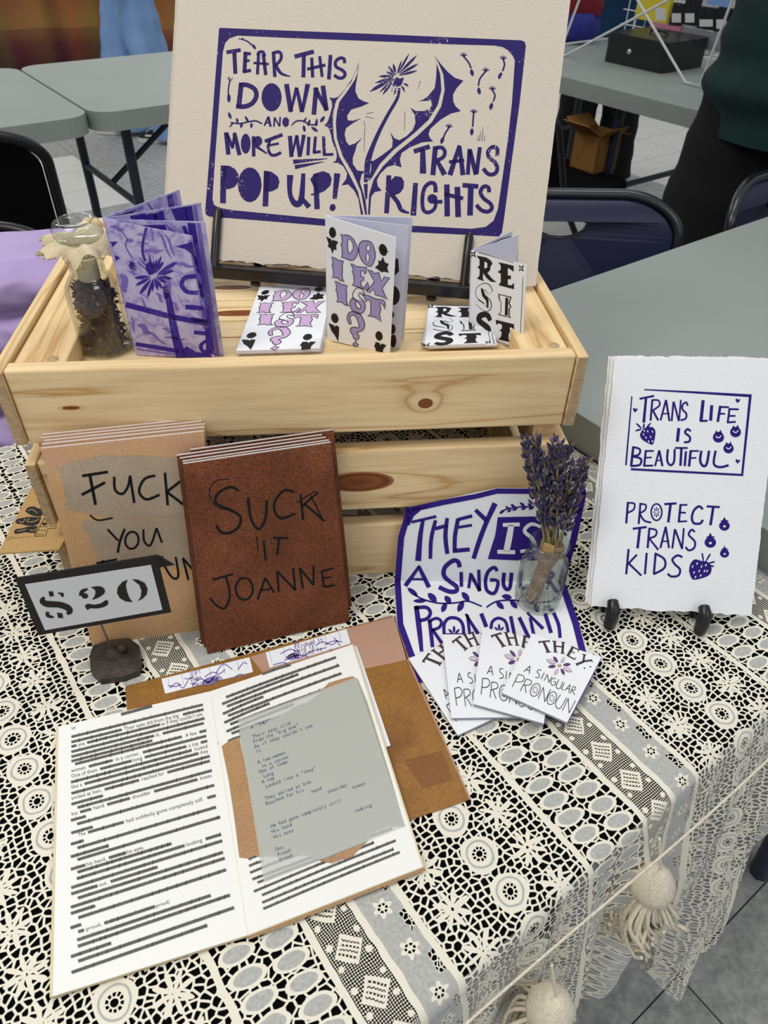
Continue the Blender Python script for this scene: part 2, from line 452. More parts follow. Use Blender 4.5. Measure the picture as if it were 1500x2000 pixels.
def lace_material():
    mt, nt, b = new_mat('white_cotton_lace'); X.nt = nt
    uv = node(nt, 'ShaderNodeUVMap', uv_map='UVMap'); sp = node(nt, 'ShaderNodeSeparateXYZ'); nt.links.new(uv.outputs[0], sp.inputs[0])
    wn = node(nt, 'ShaderNodeTexNoise', i_Scale=70.0, i_Detail=1.0); nt.links.new(uv.outputs[0], wn.inputs['Vector'])
    ws = node(nt, 'ShaderNodeSeparateColor'); nt.links.new(wn.outputs['Color'], ws.inputs[0])
    x = X(sp.outputs[0]) + (X(ws.outputs[0]) - 0.5) * 0.003; y = X(sp.outputs[1]) + (X(ws.outputs[1]) - 0.5) * 0.003
    q = (x - 0.0108).mod(0.2418)
    def voro(cx, cy, thr, rnd=0.8):
        cb = node(nt, 'ShaderNodeCombineXYZ'); nt.links.new((x / cx).k, cb.inputs[0]); nt.links.new((y / cy).k, cb.inputs[1])
        v = node(nt, 'ShaderNodeTexVoronoi', voronoi_dimensions='2D', feature='DISTANCE_TO_EDGE', i_Scale=1.0, i_Randomness=rnd)
        nt.links.new(cb.outputs[0], v.inputs['Vector']); return X(v.outputs['Distance']).lt(thr)      # 1 = thread
    # --- leaf band
    def leafcol(uc, n0):
        yl = rep(y, n0, 0.0154); d = q - uc
        return length(d / 0.0122, (yl + d * 0.15) / 0.0064)
    eL = leafcol(0.0158, -0.2845); eR = leafcol(0.0430, -0.2768); e = eL.min(eR)
    leaf_sheer = e.lt(0.74); leaf_solid = between(e, 0.739, 1.0)
    leaf_net = voro(0.0070, 0.0060, 0.105, 0.65)
    # --- fine net band with diamonds
    fx = ((x * (2 * PI / 0.0017)).cos() + (y * (2 * PI / 0.0017)).cos()).gt(-0.30)
    fine = 1 - fx
    d = q - 0.0765; yd = rep(y, -0.2931, 0.0296); dm = d.abs() + yd.abs()
    dia = between(dm, 0.0086, 0.0110)
    dia_in = dm.lt(0.0086) * ((d + yd) * 1500.0).cos().gt(-0.2)
    blob = length(d.abs() - 0.0105, yd.abs() - 0.0075).lt(0.0021)
    net_solid = dia.max(dia_in).max(blob)
    # --- small flower band
    d2 = q - 0.1085; yf = rep(y, -0.3163, 0.0307); r2 = length(d2, yf); a2 = X.op('ARCTAN2', yf, d2)
    fl = r2.lt(0.0056 + (a2 * 6.0).cos() * 0.0014)
    flh = between(r2, 0.0017, 0.0034) * (a2 * 6.0 + 1.5).cos().gt(-0.45)
    cl = between(q, 0.1155, 0.1215) * yf.abs().gt(0.0085); cl_net = voro(0.0036, 0.0032, 0.11)
    # --- big flower band
    d3 = q - 0.1855; y3 = rep(y, -0.2968, 0.0315); r3 = length(d3, y3 * 1.0); a3 = X.op('ARCTAN2', y3, d3)
    rh = r3.lt(0.0024).max(between(r3, 0.0034, 0.0054) * (a3 * 10.0).cos().gt(-0.45))
    rsheer = between(r3, 0.0086, 0.0102)
    round_ = r3.lt(0.0134 + (a3 * 3.0).cos() * 0.0008)
    def star(uc):
        ds = q - uc; ys = rep(y, -0.3135, 0.0315); r = length(ds, ys); a = X.op('ARCTAN2', ys, ds)
        return r.lt(0.0082 + (a * 8.0).cos() * 0.0056) * r.gt(0.0011)
    stars = star(0.2165).max(star(0.1462))
    big_net = voro(0.0058, 0.0050, 0.135, 0.7)
    big = round_.max(stars).max(big_net) * (1 - rh * r3.lt(0.0134))
    # --- bands together: opacity 0 hole, 0.62 sheer weave, 1 thread
    sn = node(nt, 'ShaderNodeTexNoise', i_Scale=420.0, i_Detail=2.0); nt.links.new(uv.outputs[0], sn.inputs['Vector'])
    SH = X(sn.outputs['Fac']) * 0.5 + 0.49
    leaf_op = (leaf_sheer * SH).max((1 - leaf_sheer) * leaf_solid.max(leaf_net))
    net_op = net_solid.max(fine * 0.95)
    sm_op = (fl * (1 - flh)).max((1 - fl) * ((1 - cl) * SH).max(cl_net * cl))
    big_op = big * (1 - rsheer * 0.25)
    op = between(q, 0.0, 0.060) * leaf_op
    op = op + between(q, 0.060, 0.093) * net_op
    op = op + between(q, 0.093, 0.123) * sm_op
    op = op + between(q, 0.123, 0.2418) * big_op
    sd = rep(q, 0.0, 0.2418).abs().min((q - 0.060).abs()).min((q - 0.093).abs()).min((q - 0.123).abs())
    tape = sd.lt(0.0024)
    op = op.max(tape).min(1.0)
    # fine weave
    th = node(nt, 'ShaderNodeTexNoise', i_Scale=1600.0, i_Detail=2.0); nt.links.new(uv.outputs[0], th.inputs['Vector'])
    weave = ramp(nt, th.outputs['Fac'], [(0.3, (0.86, 0.86, 0.86, 1)), (0.62, (1, 1, 1, 1))])
    col = mixc(nt, 0.0, srgb('#b9bcc4'), srgb('#ece7d6')); full = op.gt(0.93)
    cm = node(nt, 'ShaderNodeMix', data_type='RGBA'); nt.links.new(full.k, cm.inputs[0]); cm.inputs[6].default_value = srgb('#d3d3cf'); cm.inputs[7].default_value = srgb('#efead9')
    c = mixc(nt, 1.0, cm.outputs[2], weave, 'MULTIPLY')
    df = node(nt, 'ShaderNodeBsdfDiffuse'); nt.links.new(c, df.inputs[0])
    bp = node(nt, 'ShaderNodeBump', i_Strength=0.4, i_Distance=0.001); nt.links.new(th.outputs['Fac'], bp.inputs['Height']); nt.links.new(bp.outputs[0], df.inputs['Normal'])
    tr = node(nt, 'ShaderNodeBsdfTransparent'); ms = node(nt, 'ShaderNodeMixShader')
    nt.links.new(op.k, ms.inputs[0]); nt.links.new(tr.outputs[0], ms.inputs[1]); nt.links.new(df.outputs[0], ms.inputs[2])
    nt.nodes.remove(b); nt.links.new(ms.outputs[0], nt.nodes['Material Output'].inputs[0])
    return mt

# ------------------------------------------------------------------ floor and far walls
def floor_mat():
    mt, nt, b = new_mat('vinyl_floor_tiles'); X.nt = nt
    tc = node(nt, 'ShaderNodeTexCoord'); mp = node(nt, 'ShaderNodeMapping')
    mp.inputs['Rotation'].default_value = (0, 0, -math.radians(31.02)); mp.inputs['Location'].default_value = (-0.349, 0.416, 0)
    nt.links.new(tc.outputs['Object'], mp.inputs[0]); sp = node(nt, 'ShaderNodeSeparateXYZ'); nt.links.new(mp.outputs[0], sp.inputs[0])
    S = 0.305
    u = X(sp.outputs[0]) / S; v = X(sp.outputs[1]) / S
    fu = rep(u, 0.0, 1.0).abs(); fv = rep(v, 0.0, 1.0).abs(); seam = fu.min(fv).lt(0.0036)
    cu = X.op('FLOOR', u / 2.0); cv = X.op('FLOOR', v / 3.0)
    wn = node(nt, 'ShaderNodeTexWhiteNoise', noise_dimensions='2D'); cb = node(nt, 'ShaderNodeCombineXYZ')
    nt.links.new(cu.k, cb.inputs[0]); nt.links.new(cv.k, cb.inputs[1]); nt.links.new(cb.outputs[0], wn.inputs['Vector'])
    near = (X(sp.outputs[1]) * 0.0 + cu.abs() + cv.abs()).gt(3.5)
    light = X(wn.outputs['Value']).gt(0.58) * near
    n = node(nt, 'ShaderNodeTexNoise', i_Scale=55.0, i_Detail=4.0, i_Roughness=0.7); nt.links.new(tc.outputs['Object'], n.inputs['Vector'])
    g = ramp(nt, n.outputs['Fac'], [(0.35, srgb('#92938f')), (0.5, srgb('#a5a6a2')), (0.68, srgb('#bcbcb6'))])
    l = ramp(nt, n.outputs['Fac'], [(0.35, srgb('#d6d4cc')), (0.65, srgb('#e2e0d8'))])
    c = mixc(nt, light.k, g, l); c = mixc(nt, seam.k, c, srgb('#2c2c2d'))
    nt.links.new(c, b.inputs['Base Color']); b.inputs['Roughness'].default_value = 0.42; b.inputs['Specular IOR Level'].default_value = 0.35
    return mt
mb = MB(); mb.box(-7, 9, -2.5, 11, FL - 0.05, FL); tag(mb.build('floor', floor_mat()), kind='structure')
M['wall'] = plain('painted_wall', '#b9b6ae', 0.8, noise=0.05, nscale=6)
mb = MB(); mb.box(-7, 9, 11, 11.1, FL, 2.1); tag(mb.build('wall_back', M['wall']), kind='structure')
mb = MB(); mb.box(8.95, 9.05, -2.5, 11, FL, 2.1); tag(mb.build('wall_right', M['wall']), kind='structure')
mb = MB(); mb.box(-7.05, -6.95, -2.5, 11, FL, 2.1); tag(mb.build('wall_left', M['wall']), kind='structure')

# ------------------------------------------------------------------ folding tables
M['gray_top'] = plain('grey_moulded_plastic', '#99a099', 0.5, spec=0.4, noise=0.06, nscale=5, bump=0.08, bscale=900)
M['shaded_edge'] = plain('grey_plastic_shaded', '#8f99a6', 0.5)  # same tabletop plastic, bluish shade of the sides put into the colour; unassigned
M['navy_metal'] = plain('dark_blue_painted_steel', '#242b3c', 0.4, spec=0.5)
M['black_top'] = plain('black_table_cover', '#0b0a0b', 0.9, spec=0.1)
def round_rect(o, u, w, lu, lw, r, n=6):
    pts = []
    for cx, cy, a0 in ((lu - r, r, -90), (lu - r, lw - r, 0), (r, lw - r, 90), (r, r, 180)):
        for k in range(n + 1):
            a = math.radians(a0 + 90 * k / n); pts.append(o + u * (cx + r * math.cos(a)) + w * (cy + r * math.sin(a)))
    return pts
def folding_table(o, u, w, lu, lw, top, label, th=0.045, r=0.06, mats=('gray_top', 'navy_metal'), legs=True, inset=0.09, name='folding_table', far=0.12):
    """o = near corner of the top, u / w = directions along its length / width"""
    o = V(o); o.z = top
    ctr = o + u * lu / 2 + w * lw / 2; t = thing(name, (ctr.x, ctr.y, FL), label, 'table')
    pts = round_rect(o, u, w, lu, lw, r)
    mb = MB(); mb.slab(pts, (0, 0, -th)); mb.build('tabletop', M[mats[0]], t, bevel=0.006)
    if legs:
        h = top - th - FL
        for a in (inset + 0.12, lu - inset - 0.12):
            base = o + u * a
            for c in (0.12, lw - far):
                p = base + w * c; mb = MB()
                mb.tube([V((p.x, p.y, top - th)), V((p.x, p.y, top - th - h * 0.55)) , V((p.x, p.y, FL)) + w * (0.03 if c > lw / 2 else -0.03)], 0.016, 8)
                mb.build('leg', M[mats[1]], t)
            p, q = base + w * 0.12, base + w * (lw - far); mb = MB()
            mb.tube([V((p.x, p.y, top - 0.30)), V((q.x, q.y, top - 0.30))], 0.011, 8); mb.build('crossbar', M[mats[1]], t)
            mid = (p + q) / 2; inw = u * (0.35 if a < lu / 2 else -0.35); mb = MB()
            mb.tube([V((mid.x, mid.y, top - 0.30)), V((mid.x, mid.y, top - th - 0.01)) + inw], 0.010, 8)
            mb.build('brace', M[mats[1]], t)
    return t
# the table under the lace
folding_table(tn(-1.45, -0.343), T_, N_, 1.815, 0.735, -0.004, 'black covered table under the white lace cloth', th=0.03, r=0.03, mats=('black_top', 'blackmetal'), inset=0.02)
# grey table pushed against its right end
folding_table(tn(0.3755, -0.49), T_, N_, 1.83, 0.755, 0.045, 'grey plastic folding table right of the wooden crate', th=0.045, r=0.02, far=0.32)

# ------------------------------------------------------------------ lace cloth
def interp(tab, x, k):
    if x <= tab[0][0]: return tab[0][k]
    for a, b in zip(tab, tab[1:]):
        if x <= b[0]:
            f = (x - a[0]) / (b[0] - a[0]); f = f * f * (3 - 2 * f); return a[k] + (b[k] - a[k]) * f
    return tab[-1][k]
DROP = [(-1.4, .30, .03), (-.6, .30, .03), (-.1, .30, .028), (0.0, .275, .027), (.05, .235, .026), (.09, .20, .022), (.108, .185, .022), (.128, .24, .03), (.15, .36, .04), (.19, .42, .078), (.224, .37, .072), (.268, .28, .047), (.315, .205, .028), (.372, .17, .02)]
def lace_cloth():
    t0, t1, nb, nf = -1.42, 0.372, 0.392, -0.352
    ts = [t0 + (t1 - t0) * i / 420 for i in range(421)]
    back = [nb + (nf + 0.008 - nb) * j / 40 for j in range(41)]
    vs = []; uv = []; K = 36
    for t in ts:
        for n in back:
            vs.append(tn(t, n, 0.0)); uv.append((t, n))
        Lh, B = interp(DROP, t, 1), interp(DROP, t, 2)
        for j in range(1, K + 1):
            d = (Lh + 0.012) * j / K
            if d < 0.0126:
                a = d / 0.0126 * PI / 2; n = nf + 0.008 - 0.008 * math.sin(a); z = -0.008 + 0.008 * math.cos(a)
            else:
                dd = d - 0.0126; f = dd / Lh; n = nf - B * f ** 0.85; z = -0.008 - dd
                am = 0.011 * min(1, dd / 0.12) * (0.6 + 0.4 * math.sin(t * 23))
                n -= am * (1 + math.sin(t * 2 * PI / 0.062 + 0.8 * math.sin(t * 31) + dd * 4))
                n -= 0.0035 * math.sin(t * 170 + dd * 30) * min(1, dd / 0.1)
            vs.append(tn(t, n, z)); uv.append((t + 0.01 * (d * 2) * math.sin(t * 60) * (1 if d > 0.02 else 0), nf + 0.008 - d))
    H = len(back) + K
    mb = MB(); mb.add(vs, [(i * H + j, i * H + j + 1, (i + 1) * H + j + 1, (i + 1) * H + j) for i in range(len(ts) - 1) for j in range(H - 1)], 0, True)
    mb.uv = uv
    o = mb.build('lace_tablecloth', lace_material(), origin=(0, 0, 0))
    return tag(o, 'cream white lace tablecloth draped over the front table', 'tablecloth')
lace_cloth()
# garland of cord and yarn tassels along the front edge
M['yarn'] = plain('cream_yarn', '#eae0ca', 0.95, spec=0.05, noise=0.18, nscale=500, bump=0.6, bscale=700)
def tassels():
    g = thing('tassel_garland', tuple(tn(0.0, -0.373, -0.01)), 'cream cord with hanging yarn tassels along the table front edge', 'garland')
    mb = MB(); pts = []
    for i in range(61):
        t = 0.36 - 1.0 * i / 60; pts.append(tn(t, -0.371 - 0.003 * math.sin(t * 9), -0.004 - 0.004 * math.sin(t * 14)))
    mb.tube(pts, 0.0010, 6); mb.build('cord', M['yarn'], g)
    for k, (px, py) in enumerate([(1268, 1716), (1068, 1958)]):
        c = on_z(px, py, -.058) - N_ * .004
        mb = MB()
        mb.lathe([(0, .0225), (0.002, .022), (.006, .019), (.012, .011), (.0165, .001), (.0165, -.008), (.012, -.015), (.006, -.018)], c, 20, wob=lambda a, r, h: r * (1 + .05 * math.sin(a * 12 + h * 300)))
        hd = mb.build('tassel', M['yarn'], g)
        rn = random.Random(k); mb = MB()
        for i in range(130):
            a = rn.uniform(0, 2 * PI); r = rn.uniform(.003, .010); l = rn.uniform(.03, .056); sp = rn.uniform(.9, 2.4)
            p0 = c + V((r * math.cos(a), r * math.sin(a), -.014)); p1 = c + V((r * sp * 1.3 * math.cos(a), r * sp * 1.3 * math.sin(a), -.014 - l * .5))
            p2 = c + V((r * sp * 1.5 * math.cos(a + .5), r * sp * 1.5 * math.sin(a + .5), -.014 - l)); p3 = p2 + V((rn.uniform(-.008, .008), rn.uniform(-.008, .008), rn.uniform(-.012, .012)))
            mb.tube(catmull([tuple(p) for p in (p0, p1, p2, p3)], 4), .0017, 5)
        mb.build('strands', M['yarn'], g)
        mb = MB(); mb.tube([c + V((0, 0, .02)), V((c.x, c.y, -0.004)) + N_ * 0.012], .0012, 5); mb.build('tie', M['yarn'], g)
tassels()

# ------------------------------------------------------------------ pine crate, upside down
CW, CD_, CH, CT = .2195, .320, .2376, .009     # half width, depth, height, end board thickness
SLAT, GAP = .0666, .0190
FZ = 0.215                                      # level the displays stand on
crate = thing('wooden_crate', (0, CD_ / 2, 0), 'upturned pale pine crate with slatted sides carrying the big print', 'crate')
M['endgrain'] = plain('pine_end_grain', '#bfa582', 0.8, spec=0.1, noise=0.25, nscale=160, bump=0.4, bscale=400)
def crate_build():
    lv = [(0, SLAT), (SLAT + GAP, 2 * SLAT + GAP), (2 * SLAT + 2 * GAP, CH)]
    ct = V(crate.location)
    kn = [[], [(.047, -ct.y, .118, .030, .011)], [(.1005, -ct.y, .1975, .0062, .0048), (-.178, -ct.y, .204, .007, .0018), (-.152, -ct.y, .178, .006, .0018)]]
    for i, (a, b) in enumerate(lv):
        for back in (0, 1):
            mb = MB(); y0, y1 = (0, .014) if not back else (CD_ - .014, CD_)
            mb.box(-CW + .0006, CW - .0006, y0, y1, a, b)
            mb.build('slat', wood('pine_slat', 'x', seed=3.1 * i + 7 * back + 1.3, knots=[] if back else kn[i]), crate, bevel=.0018)
        for s in (-1, 1):
            mb = MB(); x0, x1 = (CW, CW + CT) if s > 0 else (-CW - CT, -CW)
            mb.box(x0, x1, -.002, CD_ + .002, a, b)
            mb.build('end_board', wood('pine_board', 'y', seed=5.7 * i + s, base='#e6c997'), crate, bevel=.0012)
            # darker end grain faces
            mb = MB(); mb.box(x0 + .0006, x1 - .0006, -.0026, -.002, a + .001, b - .001); mb.build('end_grain', M['endgrain'], crate)
    for s in (-1, 1):
        for y in (.014, CD_ - .032):
            mb = MB(); x0, x1 = (CW - .020, CW - .0005) if s > 0 else (-CW + .0005, -CW + .020)
            mb.box(x0, x1, y + .0004, y + .018, 0.0, .2045); mb.build('corner_post', wood('pine_post', 'z', seed=s + y * 9), crate, bevel=.001)
        mb = MB(); x0, x1 = (CW - .041, CW - .0015) if s > 0 else (-CW + .0015, -CW + .041)
        mb.box(x0, x1, .0165, CD_ - .017, FZ, .2335)
        kk = [(s * (CW - .030) if s < 0 else CW - .012, .0225 + .004 - ct.y, .2335, .0026, .0042)]
        mb.build('batten', wood('pine_batten', 'y', seed=11 + s, base='#edd09c', knots=[]), crate, bevel=.0015)
        mb = MB(); mb.lathe([(0, .0006), (.0042, .0006), (.0046, 0)], (kk[0][0], .024, .2335), 14); mb.build('nail_plug', M['endgrain'], crate)
    n = 4; w = (CD_ - .029) / n
    kf = [[], [(-.056, .133 - ct.y, FZ, .026, .006)], [(-.066, .188 - ct.y, FZ, .020, .005)], []]
    for i in range(n):
        y0 = .0145 + w * i
        mb = MB(); mb.box(-CW + .0008, CW - .0008, y0 + .0008, y0 + w - .0008, FZ - .010, FZ)
        mb.build('top_slat', wood('pine_top_slat', 'x', seed=21.3 + 4.4 * i, base='#f0d6a6', knots=kf[i]), crate, bevel=.001)
crate_build()
# ------------------------------------------------------------------ big block print on a black easel
def poster():
    u, v, n = axes(-13.47, 34.16)
    o = V((-.1288, .2064, .2400)); n = -n if n.dot(CAM - o) < 0 else n
    w, h = .3545, .358
    def cs(off): return [o + u * 0 + n * off, o + u * w + n * off, o + u * w + v * h + n * off, o + v * h + n * off]
    lab = ['beige cotton print with dandelion reading TEAR THIS DOWN on black easel', 'beige print sheet directly behind the dandelion print', 'rearmost beige sheet behind the dandelion print']
    for k, off in enumerate((0, -.0022, -.0042)):
        c = cs(off)
        if k: c = [p + u * (-.0022 * k) + v * .0006 * k for p in c]
        t = thing('art_print', tuple((c[0] + c[1]) / 2), lab[k], 'print', 'dandelion prints on the easel')
        mb = MB(); mb.slab(deckle(c, .0011, (1, .12, .2, .12), 90, 3 + k), n * -.0016)
        if k == 0:
            P = (o, n)
            A = Art(mb, map_plane(o, n, .226667, 380, 40)); B = Art(mb, map_plane(o, n, .2, 620, 60)); C = Art(mb, map_plane(o, n, .213333, 740, 60)); W = Art(mb, map_plane(o, n, 1, 0, 0))
            # frame with rounded inner corners
            outer = [(428, 56), (431, 54.5), (560, 60), (720, 66), (880, 73), (1018, 79), (1025, 82), (1027, 90), (1015, 200), (1000, 310), (984, 430), (980, 455), (974, 462), (940, 460), (806, 453.5), (634, 441), (500, 430), (409, 423), (402, 419), (401, 410), (412, 270), (420, 160)]
            inner = [(435.5, 101), (440, 84), (448, 75), (464, 69.5), (560, 74), (720, 80), (880, 86.5), (966, 89), (982, 92), (992, 98), (1001, 108), (1005.6, 118), (1000, 200), (992, 273), (981, 350), (972.5, 408), (964, 431), (949, 443), (921, 447), (806, 441), (634, 428), (500, 415), (455, 410.6), (427.6, 406), (418, 400), (415, 389), (420, 310), (426, 230)]
            W.P(outer, holes=[inner])
            L = A.L; E = A.E
            L(32, (275, 275), (398, 254)); L((36, 34), (343, 268), (352, 460))
            L(34, (440, 270), (430, 450)); L(26, (425, 284), (486, 288)); L(22, (432, 350), (475, 345)); L(28, (418, 442), (487, 430))
            L(26, (552, 285), (542, 465)); L(26, (545, 300), (555, 275), (590, 272), (605, 310)); L(30, (592, 290), (614, 470)); L(20, (508, 366), (640, 376))
            L(30, (680, 272), (692, 487)); L(26, (668, 285), (725, 270), (748, 300), (738, 345), (695, 390)); L((28, 26, 8), (700, 385), (745, 455), (826, 483))
            L(36, (862, 312), (1028, 268)); L(34, (942, 300), (938, 490)); L(28, (1010, 320), (1018, 492)); L(26, (1078, 308), (1100, 486)); L(26, (970, 420), (1128, 384)); L(32, (1172, 298), (1157, 508))
            L(28, (1292, 368), (1288, 332), (1250, 325), (1215, 358), (1222, 400), (1275, 430), (1297, 460), (1280, 492), (1240, 495), (1203, 470))
            L(42, (404, 538), (380, 750)); L(40, (385, 556), (450, 556), (518, 592), (532, 655), (495, 715), (430, 742), (358, 738))
            E(664, 662, 87, 122); L(42, (792, 548), (830, 785)); L((20, 30), (828, 790), (880, 578)); L((26, 38), (880, 580), (926, 788)); L((42, 26), (976, 548), (928, 790))
            L(40, (1048, 578), (1028, 812)); L(36, (1036, 582), (1142, 775)); L(40, (1106, 562), (1136, 775))
            L(12, (305, 518), (292, 590), (292, 650)); E(296, 670, 15, 36, 0)
            for q in ((284, 490), (300, 484), (328, 496)): L(7, (305, 525), q)
            L(12, (402, 160), (452, 178), (492, 212)); E(512, 226, 12, 26, -38); L(7, (402, 162), (378, 158)); L(7, (402, 162), (420, 150))
            L(13, (312, 880), (390, 888), (470, 872), (530, 866), (582, 890)); L(13, (832, 908), (878, 868), (940, 868), (990, 898), (1062, 896))
            for q in ((304, 820, 34, 13, 70), (318, 900, 30, 7, 130), (368, 862, 24, 11, 75), (450, 850, 32, 11, 60), (404, 905, 24, 12, 110), (490, 905, 24, 12, 95), (952, 858, 28, 9, -60), (945, 932, 32, 13, 80), (1035, 938, 38, 14, 35), (986, 882, 32, 12, 105), (1050, 880, 38, 12, 100), (1102, 852, 36, 14, 125)): A.leaf(*q)
            L(15, (602, 908), (636, 828)); L(20, (636, 828), (656, 916)); L(12, (612, 884), (652, 878)); L(14, (684, 916), (690, 834)); L(14, (690, 836), (732, 912)); L(14, (734, 914), (738, 832)); E(786, 876, 30, 42, 0)
            L(38, (272, 964), (292, 1156)); L(28, (276, 970), (330, 1100)); L(22, (328, 1102), (346, 966)); L(36, (344, 972), (388, 1160)); E(441, 1062, 42, 86, 0)
            L(30, (508, 998), (510, 1172)); E(546, 1040, 38, 44, 0); L((28, 14), (525, 1080), (622, 1146)); L(30, (606, 1042), (758, 984)); L(26, (650, 1030), (634, 1090), (650, 1148), (690, 1162), (746, 1138)); L(20, (625, 1080), (726, 1060))
            L(36, (822, 995), (836, 1176)); L((16, 24), (838, 1170), (880, 990)); L(30, (880, 990), (906, 1176)); L((34, 22), (942, 985), (912, 1170)); L(28, (985, 1003), (977, 1162)); L(26, (1042, 1000), (1030, 1140)); L(24, (1020, 1138), (1088, 1130)); L(28, (1112, 998), (1118, 1160)); L(24, (1108, 1156), (1196, 1154))
            L((38, 5), (850, 1218), (1148, 1190)); L((36, 5), (865, 1264), (1112, 1218))
            L(50, (250, 1250), (245, 1575)); A.P([(235, 1250), (300, 1252), (350, 1280), (380, 1330), (378, 1390), (345, 1435), (300, 1452), (240, 1456)]); E(476, 1416, 102, 150, 0)
            L(48, (622, 1298), (610, 1602)); A.P([(600, 1293), (665, 1305), (718, 1345), (732, 1390), (718, 1445), (668, 1472), (600, 1478)])
            L((56, 40, 44, 56, 50, 34), (824, 1332), (820, 1470), (842, 1548), (880, 1582), (920, 1540), (938, 1318)); L((36, 46), (925, 1535), (988, 1608))
            L(46, (1045, 1322), (1056, 1626)); A.P([(996, 1368), (1040, 1318), (1108, 1298), (1160, 1318), (1182, 1362), (1172, 1420), (1120, 1470), (1056, 1496)]); L(14, (1004, 1500), (1050, 1494))
            L((54, 36), (1230, 1318), (1207, 1537)); E(1190, 1612, 26, 31, 10)
            # plant
            L = B.L; PP = B.P
            PP([(403, 305), (385, 370), (330, 500), (270, 570), (205, 645), (160, 660), (115, 652), (140, 690), (145, 740), (120, 830), (100, 890), (68, 925), (108, 945), (130, 1010), (150, 1100), (185, 1180), (190, 1230), (180, 1270), (148, 1288), (200, 1290), (250, 1320), (290, 1390), (280, 1450), (235, 1510), (300, 1500), (360, 1560), (400, 1640), (425, 1795), (448, 1795), (395, 1570), (315, 1410), (215, 1230), (160, 1050), (150, 900), (155, 790), (185, 680), (265, 580), (340, 470), (395, 360)])
            PP([(405, 310), (398, 400), (375, 530), (370, 590), (400, 660), (450, 690), (505, 705), (430, 740), (330, 770), (290, 830), (295, 875), (350, 880), (430, 855), (350, 900), (280, 950), (265, 1010), (280, 1080), (310, 1120), (370, 1100), (440, 1045), (385, 1110), (370, 1170), (345, 1240), (345, 1300), (390, 1365), (460, 1375), (430, 1410), (415, 1480), (440, 1560), (470, 1660), (484, 1795), (466, 1795), (425, 1570), (345, 1390), (245, 1220), (190, 1050), (180, 900), (190, 800), (215, 695), (290, 595), (365, 480), (401, 400)])
            L((24, 30, 32, 36, 44, 58, 52, 34), (800, 560), (780, 660), (700, 800), (615, 960), (540, 1130), (495, 1270), (482, 1400), (470, 1480))
            for tx, ty, ww in ((897, 222, 20), (972, 240, 26), (985, 322, 26), (976, 390, 22), (822, 290, 16), (740, 322, 26), (690, 346, 24), (672, 400, 22), (598, 446, 26), (562, 512, 24), (510, 596, 34), (606, 604, 20), (636, 626, 28), (722, 600, 18)):
                x0, y0 = 770 + (tx - 770) * .14, 445 + (ty - 445) * .14
                L((5, ww, ww * .9, 2), (x0, y0), (x0 + (tx - x0) * .45, y0 + (ty - y0) * .45), (x0 + (tx - x0) * .75, y0 + (ty - y0) * .75), (tx, ty), curve=False)
            PP([(752, 500), (770, 450), (800, 468), (845, 458), (832, 500), (815, 535), (775, 548), (748, 530)])
            for a, b_ in (((838, 515), (888, 548)), ((818, 540), (850, 602)), ((768, 556), (744, 628))): L((6, 20, 3), a, ((a[0] + b_[0]) / 2 + 6, (a[1] + b_[1]) / 2 - 4), b_)
            PP([(1133, 232), (1165, 320), (1160, 450), (1145, 560), (1080, 640), (1030, 675), (985, 688), (1060, 685), (1110, 680), (1118, 720), (1100, 760), (1040, 785), (960, 785), (905, 750), (950, 820), (958, 900), (930, 970), (870, 1030), (800, 1070), (750, 1050), (712, 990), (735, 1070), (730, 1140), (640, 1210), (540, 1275), (500, 1255), (525, 1300), (525, 1360), (500, 1430), (505, 1470), (530, 1440), (610, 1300), (745, 1160), (945, 1000), (1085, 870), (1175, 725), (1210, 580), (1200, 430), (1160, 310)])
            PP([(1138, 234), (1200, 320), (1270, 400), (1340, 460), (1425, 488), (1360, 560), (1325, 620), (1325, 690), (1350, 740), (1400, 785), (1300, 810), (1200, 870), (1100, 960), (1085, 1010), (1100, 1050), (1130, 1080), (1020, 1090), (900, 1140), (820, 1195), (805, 1260), (822, 1335), (750, 1310), (680, 1330), (610, 1400), (580, 1460), (590, 1520), (628, 1560), (560, 1575), (525, 1620), (512, 1795), (494, 1795), (505, 1600), (548, 1455), (640, 1325), (778, 1185), (978, 1026), (1118, 894), (1208, 742), (1243, 580), (1230, 430), (1178, 305)])
            PP([(452, 1500), (492, 1492), (486, 1640), (472, 1650), (462, 1600)])
            for a, b_ in (((455, 880), (470, 960)), ((462, 960), (456, 1180)), ((855, 790), (850, 980)), ((1005, 490), (980, 575)), ((470, 840), (555, 858)), ((480, 812), (550, 796))): L((5, 3), a, b_)
            # lower right words
            L = C.L
            L(42, (320, 1106), (466, 1060)); L((44, 60), (402, 1085), (404, 1308)); L(46, (518, 1058), (494, 1322)); L(34, (520, 1074), (575, 1070), (604, 1108), (588, 1158), (522, 1192)); L((34, 52), (535, 1195), (602, 1318))
            L((34, 48), (738, 1050), (650, 1322)); L((34, 46), (738, 1055), (770, 1322)); L(30, (642, 1202), (782, 1188)); L(36, (830, 1082), (814, 1318)); L(40, (832, 1088), (888, 1318)); L(36, (925, 1066), (894, 1312))
            L(36, (1082, 1150), (1084, 1085), (1045, 1064), (1000, 1105), (1010, 1160), (1062, 1205), (1084, 1262), (1062, 1308), (1005, 1314), (955, 1262))
            L(44, (92, 1324), (70, 1672)); C.P([(78, 1345), (115, 1365), (150, 1330), (205, 1340), (230, 1378), (226, 1440), (195, 1485), (140, 1508), (82, 1512)]); L((40, 40, 38, 14), (115, 1500), (172, 1570), (205, 1640), (278, 1670))
